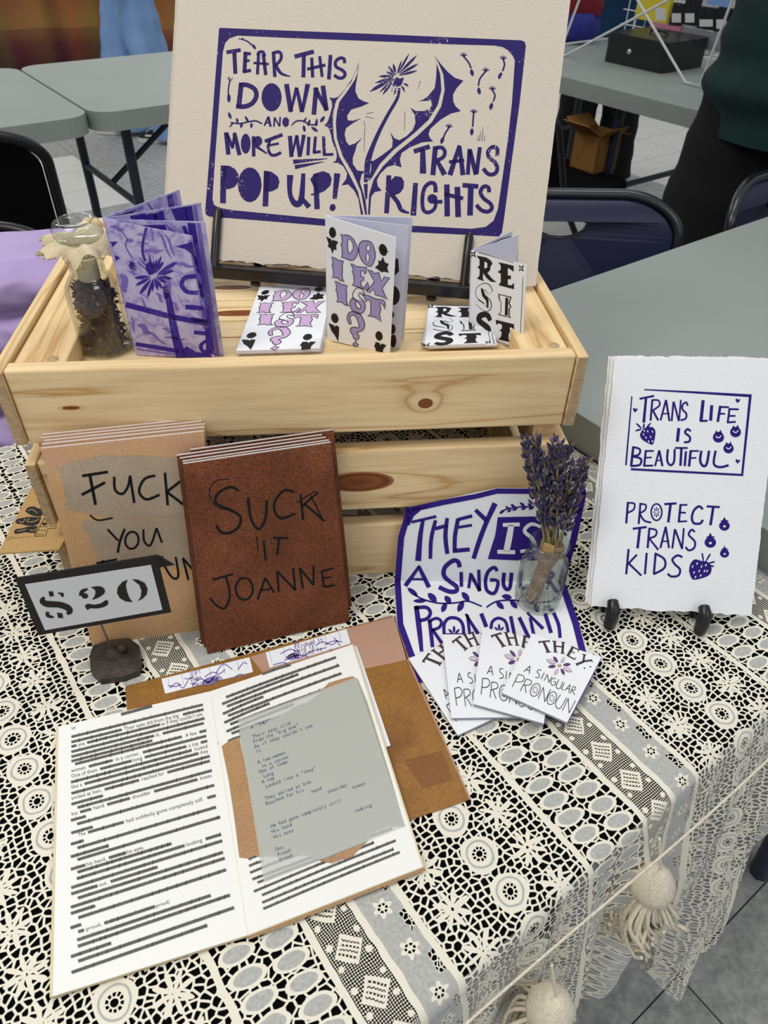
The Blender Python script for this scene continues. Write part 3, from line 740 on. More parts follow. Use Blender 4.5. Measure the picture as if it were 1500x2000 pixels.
            L((44, 52), (336, 1394), (315, 1692)); L((38, 40, 40, 38, 34, 32), (520, 1480), (512, 1408), (470, 1394), (418, 1440), (398, 1540), (408, 1640), (455, 1664), (508, 1630), (524, 1568)); C.E(490, 1540, 46, 44); L(34, (490, 1566), (582, 1566))
            L(50, (622, 1408), (626, 1700)); L(52, (718, 1430), (726, 1706)); L(36, (600, 1496), (772, 1536)); L(42, (766, 1414), (910, 1426)); L(52, (842, 1420), (834, 1692))
            L(36, (1010, 1480), (1000, 1432), (955, 1430), (930, 1482), (962, 1538), (1020, 1582), (1034, 1625), (1000, 1656), (940, 1644), (892, 1594))
            for pth, (bx, by), r in ((((775, 235), (822, 292), (845, 345)), (852, 384), 75), (((978, 372), (925, 440), (912, 505)), (917, 552), 80), (((1138, 262), (1150, 310), (1132, 370)), (1110, 412), 115), (((1038, 542), (1062, 592), (1046, 655)), (1028, 692), 105), (((868, 752), (862, 830), (858, 880)), (851, 926), 95), (((642, 886), (606, 942), (592, 980)), (580, 1004), 110)):
                L(15, *pth); C.leaf(bx, by, 36, 17, r)
                x0, y0 = pth[0]
                for k in range(5):
                    a = math.radians(-150 + 32 * k); L((9, 7), (x0, y0), (x0 + 36 * math.cos(a), y0 + 36 * math.sin(a)))
            for x in (905, 922, 945, 965): L((6, 3), (x, 1010), (x + 8, 880 + (x % 3) * 40))
        mb.build('sheet', [M['beige'], M['purple']], t)
    # easel
    e = thing('display_easel', tuple(o + u * w / 2 + n * .01), 'black easel with lip and two pegs holding the dandelion print', 'easel')
    l0 = o + u * .028 - v * .0015; zb = FZ + .0003
    mb = MB(); mb.obox(V((l0.x, l0.y, .2265)), u * .285, V((n.x, n.y, 0)).normalized() * .0115, V((0, 0, .0115))); mb.build('ledge', M['blackwood'], e, bevel=.0015)
    fd = V((n.x, n.y, 0)).normalized()
    for a, hh in ((.052, .058), (.2895, .052)):
        b0 = V((o.x, o.y, .233)) + u * a + fd * .0085
        mb = MB(); mb.tube([b0, b0 + v * hh * .55, b0 + v * hh * .92, b0 + v * hh], [.0042, .0042, .004, .0018], 12); mb.build('peg', M['blackwood'], e)
    for a in (.09, .26):
        mb = MB(); q = o + u * a - n * .011; g0 = q - v * .024; mb.tube([V((g0.x, g0.y, FZ + .0052)), q, q + v * .20], .005, 8); mb.obox(V((o.x, o.y, .2280)) + u * (a - .006) - fd * .018, u * .012, fd * .020, V((0, 0, .008))); mb.build('back_bar', M['blackwood'], e)
        mb = MB(); f = q + v * .18; g = V((f.x, f.y, FZ + .004)) - fd * .045; g = V((g.x, min(g.y, .33), g.z)); mb.tube([f, g], .004, 8); mb.build('back_leg', M['blackwood'], e)
poster()

# ------------------------------------------------------------------ small white print on a mini easel
def cream_print():
    u, v, n = axes(-8.83, 33.48); o = V((.2550, -.0707, .018)); n = -n if n.dot(CAM - o) < 0 else n
    c0 = quad_on([(1154, 1184), (1467, 1203), (1526, 704), (1200, 700)], o, n)
    lab = ['white cotton print reading TRANS LIFE IS BEAUTIFUL on mini easel', 'second white print sheet behind the PROTECT TRANS KIDS print', 'rear white print sheet at the back of the mini easel stack']
    for k in range(3):
        c = [p - n * (.0024 * k) - u * (.0021 * k) + v * .0012 * k for p in c0]
        t = thing('art_print', tuple((c[0] + c[1]) / 2), lab[k], 'print', 'white prints on the mini easel')
        mb = MB(); mb.slab(deckle(c, .0007, (1, .5, .9, .6), 60, 11 + k), n * -.0017, 0, 2)
        if k == 0:
            A = Art(mb, map_plane(o, n, .29006, 1100, 680)); L = A.L; E = A.E
            L((8, 14, 20), (545, 279), (860, 296), (1268, 321), curve=False); L((18, 15), (1260, 316), (1204, 858)); L(15, (455, 815), (1212, 854)); L((8, 12), (462, 324), (422, 788))
            for x, y in ((485, 415), (1175, 352), (1175, 760)): A.P([(x - 16, y - 8), (x - 4, y - 14), (x + 2, y - 4), (x + 16, y - 12), (x + 14, y + 4), (x - 2, y + 18), (x - 12, y + 6)])
            L(14, (514, 341), (612, 321)); L((16, 20), (558, 330), (542, 500)); L(14, (600, 345), (588, 488)); L(12, (600, 349), (640, 352), (648, 385), (602, 420)); L(14, (604, 420), (640, 487)); L(13, (692, 348), (655, 486)); L(14, (692, 348), (715, 491)); L(9, (666, 442), (716, 440)); L(13, (742, 360), (730, 491)); L(13, (744, 360), (778, 491)); L(12, (792, 348), (780, 488)); L(13, (838, 388), (828, 365), (805, 380), (803, 412), (828, 440), (824, 474), (790, 485))
            L(22, (942, 350), (927, 492)); L(14, (920, 490), (972, 489)); L(21, (1000, 384), (992, 488)); L(18, (1058, 388), (1040, 496)); L(13, (1052, 395), (1116, 398)); L(12, (1050, 441), (1090, 442)); L(14, (1120, 405), (1107, 503)); L(13, (1114, 410), (1182, 412)); L(12, (1114, 456), (1160, 456)); L(13, (1102, 500), (1162, 496))
            L(21, (778, 538), (768, 630)); L(15, (858, 560), (838, 545), (820, 568), (852, 598), (848, 628), (813, 634))
            L(17, (472, 662), (457, 796)); L(14, (470, 666), (515, 680), (510, 715), (468, 728)); L(15, (468, 728), (522, 745), (515, 785), (456, 794)); L(15, (556, 688), (545, 794)); L(12, (550, 692), (610, 692)); L(11, (550, 738), (596, 735)); L(13, (540, 792), (606, 790)); L(13, (646, 688), (618, 794)); L(15, (646, 688), (668, 794)); L(9, (630, 756), (664, 755)); L(15, (705, 680), (700, 755), (722, 788), (746, 762), (750, 680)); L(13, (752, 672), (838, 672)); L(17, (796, 674), (789, 792)); L(16, (826, 694), (818, 794)); L(17, (858, 690), (847, 797)); L(12, (852, 692), (914, 692)); L(11, (852, 740), (896, 738)); L(17, (930, 690), (922, 758), (942, 793), (966, 778), (982, 690)); L(16, (1026, 690), (1014, 778), (1056, 801), (1114, 788))
            A.P([(515, 582), (535, 548), (575, 530), (610, 538), (621, 575), (605, 646), (572, 640), (528, 612)], curve=True)
            for a, b in (((490, 505), (527, 540)), ((484, 557), (527, 545)), ((545, 504), (540, 545)), ((590, 503), (556, 542))): L((5, 13, 6), a, ((a[0] + b[0]) / 2, (a[1] + b[1]) / 2), b)
            for x, y in ((540, 580), (568, 560), (600, 562), (556, 602), (588, 597), (575, 628), (600, 626), (545, 556)): A.leaf(x, y, 9, 4, 70, 0, 2)
            for x, y, r in ((1045, 600, 38), (1160, 565, 37), (1113, 675, 35)):
                E(x, y, r, r * .95); A.P([(x - r * .7, y - r * .6), (x - r * .4, y - r * 1.25), (x, y - r * .75), (x + r * .4, y - r * 1.35), (x + r * .7, y - r * .6)]); L(6, (x - r * .5, y - r * .2), (x, y + r * .1), (x + r * .5, y - r * .3), mi=0, lift=2)
            L(15, (436, 1035), (424, 1180)); L(12, (434, 1042), (478, 1046), (474, 1086), (430, 1110)); L(14, (520, 1042), (508, 1184)); L(12, (520, 1048), (556, 1056), (550, 1090), (514, 1112)); L(13, (514, 1112), (545, 1160), (592, 1174)); A.ring(628, 1104, 36, 56, 0, 11)
            for k in range(8): a = k * PI / 4; L((3, 9), (628 + 7 * math.cos(a), 1104 + 8 * math.sin(a)), (628 + 22 * math.cos(a), 1104 + 34 * math.sin(a)))
            L(15, (680, 1050), (763, 1045)); L(18, (723, 1048), (707, 1173)); L(16, (790, 1052), (778, 1170)); L(12, (784, 1055), (836, 1055)); L(12, (784, 1106), (826, 1108)); L(12, (772, 1168), (834, 1165)); L(16, (940, 1085), (915, 1065), (880, 1092), (866, 1142), (880, 1178), (922, 1180), (940, 1155)); L(15, (966, 1065), (1054, 1070)); L(18, (1011, 1066), (991, 1192))
            L(15, (468, 1216), (562, 1204)); L(18, (516, 1210), (500, 1348)); L(15, (580, 1210), (568, 1346)); L(13, (580, 1214), (626, 1226), (620, 1264), (574, 1281)); L((12, 14), (578, 1280), (640, 1358)); L(14, (690, 1202), (654, 1346)); L(14, (690, 1202), (712, 1346)); L(10, (664, 1300), (714, 1300)); L(14, (752, 1218), (734, 1348)); L(14, (753, 1220), (801, 1352)); L(13, (812, 1212), (800, 1352)); L(14, (886, 1238), (865, 1222), (845, 1256), (886, 1302), (880, 1346), (845, 1361), (824, 1338))
            L(15, (440, 1352), (424, 1522)); L(14, (496, 1390), (434, 1456)); L(14, (440, 1448), (526, 1531)); L(15, (562, 1378), (550, 1522)); L(15, (622, 1378), (610, 1522)); L(15, (618, 1382), (680, 1420), (680, 1480), (608, 1522)); L(15, (802, 1408), (770, 1395), (735, 1422), (752, 1455), (786, 1490), (775, 1530), (728, 1537), (703, 1518))
            A.P([(846, 1500), (855, 1455), (885, 1422), (930, 1432), (975, 1440), (999, 1478), (985, 1525), (930, 1550), (870, 1556)], curve=True)
            for a, b in (((935, 1380), (945, 1440)), ((990, 1385), (957, 1440)), ((1020, 1437), (972, 1450)), ((1014, 1470), (980, 1460))): L((10, 11, 5), a, ((a[0] + b[0]) / 2, (a[1] + b[1]) / 2), b)
            for x, y in ((870, 1470), (900, 1450), (930, 1470), (960, 1460), (880, 1510), (915, 1500), (950, 1500), (890, 1540), (925, 1530), (968, 1500)): A.leaf(x, y, 10, 4.5, 110, 0, 2)
            for x, y, r in ((1085, 1196, 36), (990, 1308, 39), (1086, 1382, 31)):
                E(x, y, r, r * .92); A.P([(x - r * .8, y - r * .9), (x - r * .3, y - r * 1.1), (x, y - r * 1.7), (x + r * .3, y - r * 1.1), (x + r * .9, y - r * .95), (x, y - r * .6)]); A.E(x, y + r * .1, r * .25, r * .2, 0, 0, 2)
        mb.build('sheet', [M['rag'], M['purple_solid'], M['rag_cream']], t)
    e = thing('mini_easel', tuple((c0[0] + c0[1]) / 2 - V((0, 0, .018))), 'small black easel under the white print at the right', 'easel')
    fd = V((n.x, n.y, 0)).normalized(); s = u
    for a in (.018, .100):
        b = c0[0] + u * a; b = V((b.x, b.y, 0)); f = b + fd * .010
        mb = MB(); mb.tube([V((f.x, f.y, .0035)), V((f.x, f.y, .012)), V((f.x, f.y, .024)) - fd * .002, V((f.x, f.y, .026)) - fd * .010], [.0055, .006, .006, .005], 10)
        mb.build('foot', M['blackmetal'], e)
        mb = MB(); q = c0[0] + u * a - n * .0105; mb.obox(q - u * .005 - v * .008, u * .010, v * .155, n * -.005); mb.build('upright', M['blackmetal'], e)
        mb = MB(); mb.obox(V((b.x, b.y, .0115)) - u * .004 - fd * .014, u * .008, fd * .026, V((0, 0, .004))); mb.build('arm', M['blackmetal'], e)
    mb = MB(); q = c0[0] + u * .059 - n * .014 + v * .13; g = V((q.x, q.y, .003)) - fd * .035; mb.tube([q, g], .0045, 8); mb.build('back_leg', M['blackmetal'], e)
cream_print()

# ------------------------------------------------------------------ leaning zine stacks
def cover_mat(name, a, b, c, speck):
    mt, nt, bs = new_mat(name); cv = coords(nt)
    n = node(nt, 'ShaderNodeTexNoise', i_Scale=18.0, i_Detail=4.0); nt.links.new(cv, n.inputs['Vector'])
    n2 = node(nt, 'ShaderNodeTexNoise', i_Scale=560.0, i_Detail=3.0); nt.links.new(coords(nt, (1, 1, 2.4)), n2.inputs['Vector'])
    r = ramp(nt, n.outputs['Fac'], [(0.3, srgb(a)), (0.5, srgb(b)), (0.7, srgb(c))])
    r2 = ramp(nt, n2.outputs['Fac'], [(0.35, (1 - speck,) * 3 + (1,)), (0.62, (1 + speck * .35,) * 3 + (1,))])
    nt.links.new(mixc(nt, 1.0, r, r2, 'MULTIPLY'), bs.inputs['Base Color'])
    bs.inputs['Roughness'].default_value = 0.5; bs.inputs['Specular IOR Level'].default_value = 0.3
    return mt
M['tan'] = cover_mat('tan_cover', '#c6996a', '#cfa578', '#cfa082', .16)
M['patch'] = cover_mat('torn_brown_paper', '#a8957e', '#b3a08a', '#bba892', .16)
M['rust'] = cover_mat('rust_cover', '#66351b', '#794126', '#8e5430', .62)
M['marker'] = plain('dark_marker', '#1b1e20', 0.8, spec=0.1)
def zine_stack(cs, n, count, key, labels, group, step, art, extra=()):
    u = (cs[1] - cs[0]).normalized(); v = (cs[3] - cs[0]).normalized(); n = V(n)
    for k in range(count):
        sh = (n * -step * k + v * (.0018 * k) + u * (.0011 * (k % 3) - .0004 * k)) if k < len(labels) else V()
        if k < len(extra): sh = sh + u * extra[k][0] + v * extra[k][1]
        c = [p + sh for p in cs]
        if k: # the sheet feet stay on the cloth
            mz = min(p.z for p in c); c = [p - V((0, 0, mz - .0006)) for p in c]
        t = thing('zine', tuple((c[0] + c[1]) / 2), labels[k], 'zine', group)
        mb = MB(); mb.slab(c, n * -.0005)
        if k == 0: art(mb)
        mb.build('front_cover', [M[key], M['marker'], M['patch']], t)
        mb = MB(); ci = [p - n * .0006 + v * .0006 for p in c]; ci[0] += v * .0006; ci[1] += v * .0006; mb.slab(ci, n * -.0011); mb.build('pages', M['paper_edge'], t)
        mb = MB(); cb = [p - n * .0018 for p in c]; mb.slab(cb, n * -.0004); mb.build('back_cover', M[key], t)
def tan_art(o, n):
    def f(mb):
        A = Art(mb, map_plane(o, n, .46667, 0, 660)); L = A.L
        A.P([(244, 545), (300, 520), (390, 500), (430, 488), (480, 494), (560, 490), (700, 500), (800, 506), (800, 745), (620, 748), (480, 757), (380, 735), (275, 716), (272, 660), (266, 618)], 2)
        A.P([(340, 765), (420, 762), (620, 752), (800, 745), (800, 952), (640, 962), (440, 948), (400, 905), (385, 850), (352, 800)], 2)
        k = 2
        L(12, (344, 577), (452, 560), lift=k); L(13, (375, 568), (400, 698), lift=k); L(12, (342, 656), (440, 604), lift=k)
        L(11, (478, 580), (482, 635), (512, 652), (536, 620), (545, 575), lift=k); L(11, (545, 580), (562, 690), lift=k); L(11, (650, 575), (605, 590), (582, 640), (612, 675), (668, 655), lift=k)
        L(11, (690, 563), (702, 700), lift=k); L(11, (757, 598), (694, 646), lift=k); L(11, (700, 645), (768, 697), lift=k); L(7, (376, 740), (410, 762), (472, 752), lift=k)
        L(9, (450, 800), (495, 848), lift=k); L(10, (522, 798), (502, 850), (493, 898), lift=k); A.ring(552, 846, 28, 36, 8, 9, lift=k); L(9, (600, 800), (604, 850), (630, 866), (655, 795), lift=k); L(9, (655, 795), (678, 856), lift=k)
        L(9, (404, 942), (490, 926), lift=k); L(9, (678, 912), (690, 955), (722, 1003), (746, 995), (735, 915), lift=k); L(9, (765, 920), (788, 1012), lift=k); L(9, (765, 920), (832, 1000), lift=k); L(9, (832, 1000), (826, 925), lift=k)
        L(9, (430, 930), (436, 1010), (410, 1040), (380, 1020), lift=k)
    return f
def rust_art(o, n):
    def f(mb):
        A = Art(mb, map_plane(o, n, .46667, 0, 660)); L = A.L
        L(11, (1000, 640), (965, 624), (915, 648), (903, 690), (955, 716), (1004, 745), (1000, 788), (962, 815), (925, 812), (905, 785)); L(4, (960, 590), (900, 600), (875, 650), (905, 705), (960, 720))
        L(11, (1038, 668), (1050, 755), (1082, 800), (1110, 758), (1116, 680)); L(10, (1232, 645), (1185, 640), (1146, 698), (1172, 754), (1236, 735)); L(10, (1258, 655), (1268, 762)); L(9, (1332, 645), (1262, 706)); L(10, (1275, 695), (1358, 766)); L(6, (1300, 660), (1348, 755)); L(5, (1240, 690), (1320, 640))
        L(9, (1104, 848), (1112, 932)); L(9, (1143, 836), (1206, 838)); L(9, (1168, 838), (1160, 908)); L(5, (1075, 830), (1080, 890))
        L(9, (890, 1012), (976, 988)); L(9, (946, 1000), (962, 1075), (942, 1130), (910, 1122), (878, 1088)); A.ring(1022, 1050, 36, 46, 0, 9); L(9, (1078, 1094), (1110, 1004)); L(9, (1110, 1004), (1148, 1066)); L(7, (1088, 1056), (1134, 1050))
        L(9, (1166, 1062), (1160, 976)); L(9, (1160, 976), (1236, 1056)); L(9, (1236, 1056), (1226, 962)); L(9, (1268, 1048), (1254, 962)); L(9, (1254, 962), (1312, 1034)); L(9, (1312, 1034), (1312, 952))
        L(9, (1346, 974), (1356, 1042)); L(8, (1346, 976), (1398, 964)); L(7, (1350, 1006), (1388, 1000)); L(9, (1356, 1042), (1402, 1034))
    return f
def zines():
    u, v, n = axes(7.0, 12.0); o = V((-.1972, -.0699, 0.0005))
    n = -n if n.dot(CAM - o) < 0 else n
    cs = quad_on([(180, 1262), (428, 1225), (398, 843), (79, 877)], o, n)
    zine_stack(cs, n, 5, 'tan', ['tan zine with torn brown paper patches, front of its leaning stack', 'second tan zine in the leaning stack behind the price sign', 'middle tan zine in the leaning stack', 'fourth tan zine in the leaning stack', 'rearmost tan zine resting on the crate slats'], 'tan zines leaning on the crate', .0040, tan_art(o, n))
    u, v, n = axes(12.5, 12.5); o = V((-.0902, -.0868, 0.0005))
    n = -n if n.dot(CAM - o) < 0 else n
    cs = quad_on([(405, 1277), (683, 1213), (646, 865), (358, 907)], o, n)
    zine_stack(cs, n, 5, 'rust', ['rust brown zine with scratched words SUCK IT, front of its stack', 'second rust brown zine just behind the SUCK IT one', 'third rust brown zine in the leaning stack', 'fourth rust brown zine with a yellowed top edge', 'rearmost rust brown zine set off to the right of its stack'], 'rust brown zines leaning on the crate', .0040, rust_art(o, n), extra=((0, 0), (-.001, 0), (-.0035, .001), (-.003, .001), (.007, .002)))
zines()

# ------------------------------------------------------------------ price sign on a wire stand
def price_sign():
    base = on_z(230, 1300); t = thing('price_sign', (base.x, base.y, 0), 'black bordered price sign reading $20 on a rusty metal stand', 'sign')
    M['rusty'] = plain('rusty_cast_metal', '#4a413a', 0.5, metal=0.3, noise=0.45, nscale=90, bump=0.5, bscale=260)
    M['wire'] = plain('steel_wire', '#7d776e', 0.35, metal=0.8)
    outl = [(176, 1290), (183, 1270), (215, 1258), (258, 1254), (278, 1270), (282, 1305), (276, 1322), (245, 1334), (196, 1340), (178, 1322)]
    bot = [on_z(x, y, 0.0) for x, y in outl]; mb = MB(); cc = sum(bot, V()) / len(bot)
    mb.slab([p + V((0, 0, .0075)) + (cc - p) * .06 for p in bot], V((0, 0, -.0074)))
    mb.add([p + V((0, 0, .0075)) + (cc - p) * .06 for p in bot] + [cc + V((0, 0, .011))], [(i, (i + 1) % len(bot), len(bot)) for i in range(len(bot))], 0, False)
    mb.build('base', M['rusty'], t, bevel=.0012)
    k = on_z(222, 1277, .010); mb = MB(); mb.lathe([(.0, .008), (.005, .006), (.008, .001), (.009, -.001)], k, 16); mb.ball(k + V((.007, .003, .004)), .0052); mb.build('boss', M['rusty'], t)
    u, v, n = axes(11.2, -2.0); o = V((-.2163, -.1039, .0591)); n = -n if n.dot(CAM - o) < 0 else n
    top = on_plane(192, 1205, o - n * .004, n)
    mb = MB(); mb.tube([k + V((0, 0, .002)), top - V((0, 0, .010)), top + V((0, 0, .03))], .0011, 8); mb.build('stem', M['wire'], t)
    q = quad_on([(75, 1241), (334.5, 1196), (306.5, 1085.5), (29.5, 1130.5)], o, n)
    mb = MB(); mb.slab(q, n * -.0006)
    A = Art(mb, map_plane(o, n, .266667, 0, 1060)); L = A.L; m2 = 2
    A.P([(182, 303), (1105, 160), (1190, 490), (330, 640)], 1, 1)
    L((20, 34, 46, 44, 46, 42, 20), (326, 398), (306, 424), (345, 446), (435, 452), (495, 474), (512, 500), (490, 520), mi=2, lift=2); A.P([(355, 354), (388, 354), (396, 388), (364, 394)], 2, 2); L((10, 16, 26), (424, 368), (458, 372), (452, 392), mi=2, lift=2); L((26, 26, 14), (350, 504), (350, 532), (394, 544), mi=2, lift=2); A.P([(416, 510), (456, 514), (464, 552), (426, 548)], 2, 2)
    L((14, 30, 34), (642, 336), (602, 356), (594, 388), mi=2, lift=2); A.E(622, 388, 24, 20, 0, 2, 2); A.P([(664, 324), (715, 316), (752, 324), (769, 350), (758, 375), (720, 400), (676, 415), (694, 385), (698, 355), (688, 338)], 2, 2, curve=True); A.P([(620, 462), (640, 444), (690, 452), (740, 442), (776, 416), (794, 426), (790, 452), (760, 470), (710, 480), (660, 478), (640, 492)], 2, 2)
    A.P([(935, 268), (895, 285), (862, 325), (856, 365), (878, 405), (920, 428), (972, 433), (948, 402), (930, 355), (922, 305)], 2, 2); A.P([(966, 265), (1010, 268), (1060, 292), (1082, 335), (1074, 378), (1045, 408), (1006, 428), (1030, 395), (1036, 350), (1020, 308)], 2, 2)
    M['sign_white'] = plain('white_card', '#d6d7da', 0.7, spec=0.2)
    mb.build('front_card', [M['black'], M['sign_white'], M['black']], t)
    r = [q[3], q[2], q[2] - v * .060 - n * .020, q[3] - v * .060 - n * .020]
    # back flap of the folded card
    bk = [q[3] - n * .0008 + (q[0] - q[3]) * .45 - n * .016, q[2] - n * .0008 + (q[1] - q[2]) * .45 - n * .016, q[2] - n * .0008, q[3] - n * .0008]
    bk = [bk[0] + u * .004, bk[1] + u * .010, bk[2] + u * .0006, bk[3]]
    mb = MB(); mb.slab(bk, qnorm(bk) * -.0005); mb.build('back_flap', M['black'], t)
price_sign()

# ------------------------------------------------------------------ kraft card sticking out of the crate side
def kraft_card():
    M['kraft'] = plain('kraft_board', '#c2a06c', 0.85, spec=0.1, noise=0.10, nscale=300)
    z = SLAT + .0022; c = [on_z(x, y, z) for x, y in ((-4, 1080.5), (116, 1073), (150, 900), (76, 930))]
    c[2] = c[1] + (c[1] - c[0]).normalized() * .012 + V((-.0, .092, 0)); c[3] = c[0] + V((.0045, .096, 0))
    mb = MB(); n = V((0, 0, 1)); mb.slab(c, n * -.0018)
    A = Art(mb, map_plane(c[0], n, .146667, 0, 840)); L = A.L
    A.P([(335, 1085), (360, 1040), (400, 1022), (460, 1018), (500, 1042), (590, 1050), (575, 1120), (540, 1155), (480, 1150), (430, 1140), (385, 1118)], 1); A.P([(200, 1225), (230, 1185), (300, 1170), (360, 1160), (450, 1158), (552, 1165), (515, 1250), (440, 1280), (350, 1272), (290, 1255), (230, 1250)], 1); A.P([(185, 1350), (215, 1318), (290, 1312), (360, 1290), (420, 1282), (505, 1280), (470, 1372), (400, 1370), (340, 1362), (260, 1378), (200, 1385)], 1)
    for p in (((370, 1080), (430, 1060), (500, 1110)), ((255, 1215), (300, 1235), (340, 1180)), ((390, 1180), (360, 1220), (440, 1225), (520, 1190)), ((230, 1350), (300, 1340), (350, 1320)), ((400, 1330), (440, 1345), (480, 1320))): L(9, *p, mi=0, lift=2)
    L(8, (455, 1415), (590, 1175), curve=False); L(8, (455, 1415), (605, 1412), (640, 1312), (745, 1308), (755, 1274), (660, 1276), curve=False)
    for i, y in enumerate((1390, 1340, 1290, 1240, 1190)):
        x0 = 480 + i * 27
        for k in range(3): L(9, (x0 + k * 38, y), (x0 + k * 38 + 24, y - 4))
        if i == 2: A.leaf(598, 1252, 42, 20, -8)
    L(4, (75, 1470), (190, 1440), (410, 1424)); L(3, (80, 1440), (180, 1415))
    tag(mb.build('kraft_card', [M['kraft'], M['black']], origin=tuple(c[0])), 'kraft brown card with black block printed figures poking out of the crate side', 'card')
kraft_card()
# ------------------------------------------------------------------ folded mini zines standing and lying on the crate
def doI_art(A, fill):
    """A in close-up coordinates; layers: 1 outline, 2 fill"""
    L, P, E = A.L, A.P, A.E
    def shape(pts, holes=()):
        P(pts, fill, 1, holes=holes); L(9, *pts, mi=1, lift=2, close=True, curve=False)
        for h in holes: L(8, *h, mi=1, lift=2, close=True, curve=False)
    shape([(325, 320), (365, 345), (390, 335), (450, 350), (505, 400), (545, 490), (565, 545), (545, 620), (500, 678), (450, 680), (410, 660), (330, 630), (347, 600), (342, 500), (325, 470), (345, 440), (345, 380)], [[(420, 410), (450, 390), (490, 440), (500, 520), (475, 565), (440, 590), (430, 560), (418, 500)]])
    shape(catmull([(572, 480), (610, 425), (680, 418), (740, 440), (770, 500), (792, 600), (775, 690), (735, 755), (680, 745), (620, 690), (580, 600), (572, 480)], 3)[:-1], [[(668, 510), (690, 470), (720, 480), (730, 530), (700, 560), (675, 545)], [(665, 610), (700, 580), (718, 640), (700, 715), (670, 680)]])
    I = [(190, 630), (265, 655), (290, 685), (310, 675), (370, 695), (345, 730), (350, 790), (342, 880), (352, 940), (375, 965), (305, 942), (285, 915), (200, 905), (225, 870), (215, 770), (200, 750), (215, 720), (210, 670)]
    shape(I)
    shape([(460, 720), (510, 740), (530, 762), (680, 775), (672, 840), (650, 870), (640, 830), (600, 815), (600, 900), (640, 900), (640, 950), (600, 955), (605, 1030), (650, 1040), (690, 965), (705, 1020), (685, 1080), (600, 1050), (480, 1010), (510, 970), (500, 860), (480, 830), (500, 800)])
    shape([(690, 800), (755, 825), (775, 855), (840, 840), (850, 890), (868, 965), (905, 900), (980, 910), (920, 990), (880, 1050), (910, 1130), (950, 1200), (870, 1160), (790, 1140), (770, 1060), (720, 1110), (670, 1100), (740, 1020), (780, 960), (740, 890)])
    shape([(x + 48 + (y - 630) * .05, y + 328) for x, y in I])
    shape(catmull([(650, 1120), (610, 1060), (545, 1050), (498, 1105), (490, 1170), (560, 1240), (600, 1290), (585, 1330), (540, 1300), (525, 1250), (545, 1215), (480, 1190), (450, 1250), (470, 1330), (530, 1385), (610, 1390), (655, 1330), (650, 1240), (600, 1190), (570, 1150), (585, 1110), (640, 1160), (650, 1120)], 2)[:-1])
    shape([(640, 1140), (700, 1150), (780, 1190), (900, 1210), (922, 1250), (912, 1330), (890, 1270), (845, 1240), (862, 1330), (842, 1400), (872, 1500), (790, 1440), (690, 1420), (730, 1390), (732, 1240), (690, 1200), (672, 1240), (655, 1200)])
    shape(catmull([(415, 1430), (440, 1380), (500, 1365), (580, 1390), (630, 1470), (652, 1550), (620, 1620), (560, 1640), (545, 1660), (575, 1690), (560, 1745), (500, 1725), (490, 1680), (460, 1640), (460, 1590), (520, 1575), (575, 1580), (560, 1500), (520, 1420), (470, 1420), (450, 1450), (470, 1530), (440, 1530), (415, 1480), (415, 1430)], 2)[:-1])
    shape([(525, 1750), (542, 1792), (570, 1810), (545, 1830), (528, 1865), (512, 1828), (485, 1805), (510, 1790)])
    E(210, 305, 48, 74, -8, 1, 1); P([(140, 292), (275, 342), (200, 330)], 1, 1); P([(118, 355), (190, 392), (200, 420), (215, 402), (290, 430), (262, 480), (266, 545), (232, 530), (205, 592), (185, 520), (140, 490), (155, 460)], 1, 1)
    E(893, 540, 52, 82, -14, 1, 1); P([(820, 505), (980, 565), (900, 560)], 1, 1); P([(890, 630), (918, 708), (965, 725), (945, 780), (965, 845), (900, 828), (880, 842), (785, 775), (835, 732), (828, 680), (862, 690)], 1, 1)
    E(240, 1457, 50, 68, -18, 1, 1); P([(175, 1440), (310, 1480), (240, 1470)], 1, 1); P([(150, 1520), (225, 1552), (240, 1575), (255, 1552), (300, 1572), (300, 1640), (288, 1772), (240, 1690), (190, 1625)], 1, 1)
    E(838, 1690, 46, 64, -10, 1, 1); P([(775, 1665), (900, 1722), (840, 1700)], 1, 1); P([(795, 1770), (840, 1782), (856, 1812), (872, 1790), (932, 1812), (890, 1872), (882, 1932), (795, 1926), (790, 1850), (772, 1836)], 1, 1)
DQ = [(138, 1745), (975, 1940), (1062, 375), (104, 75)]
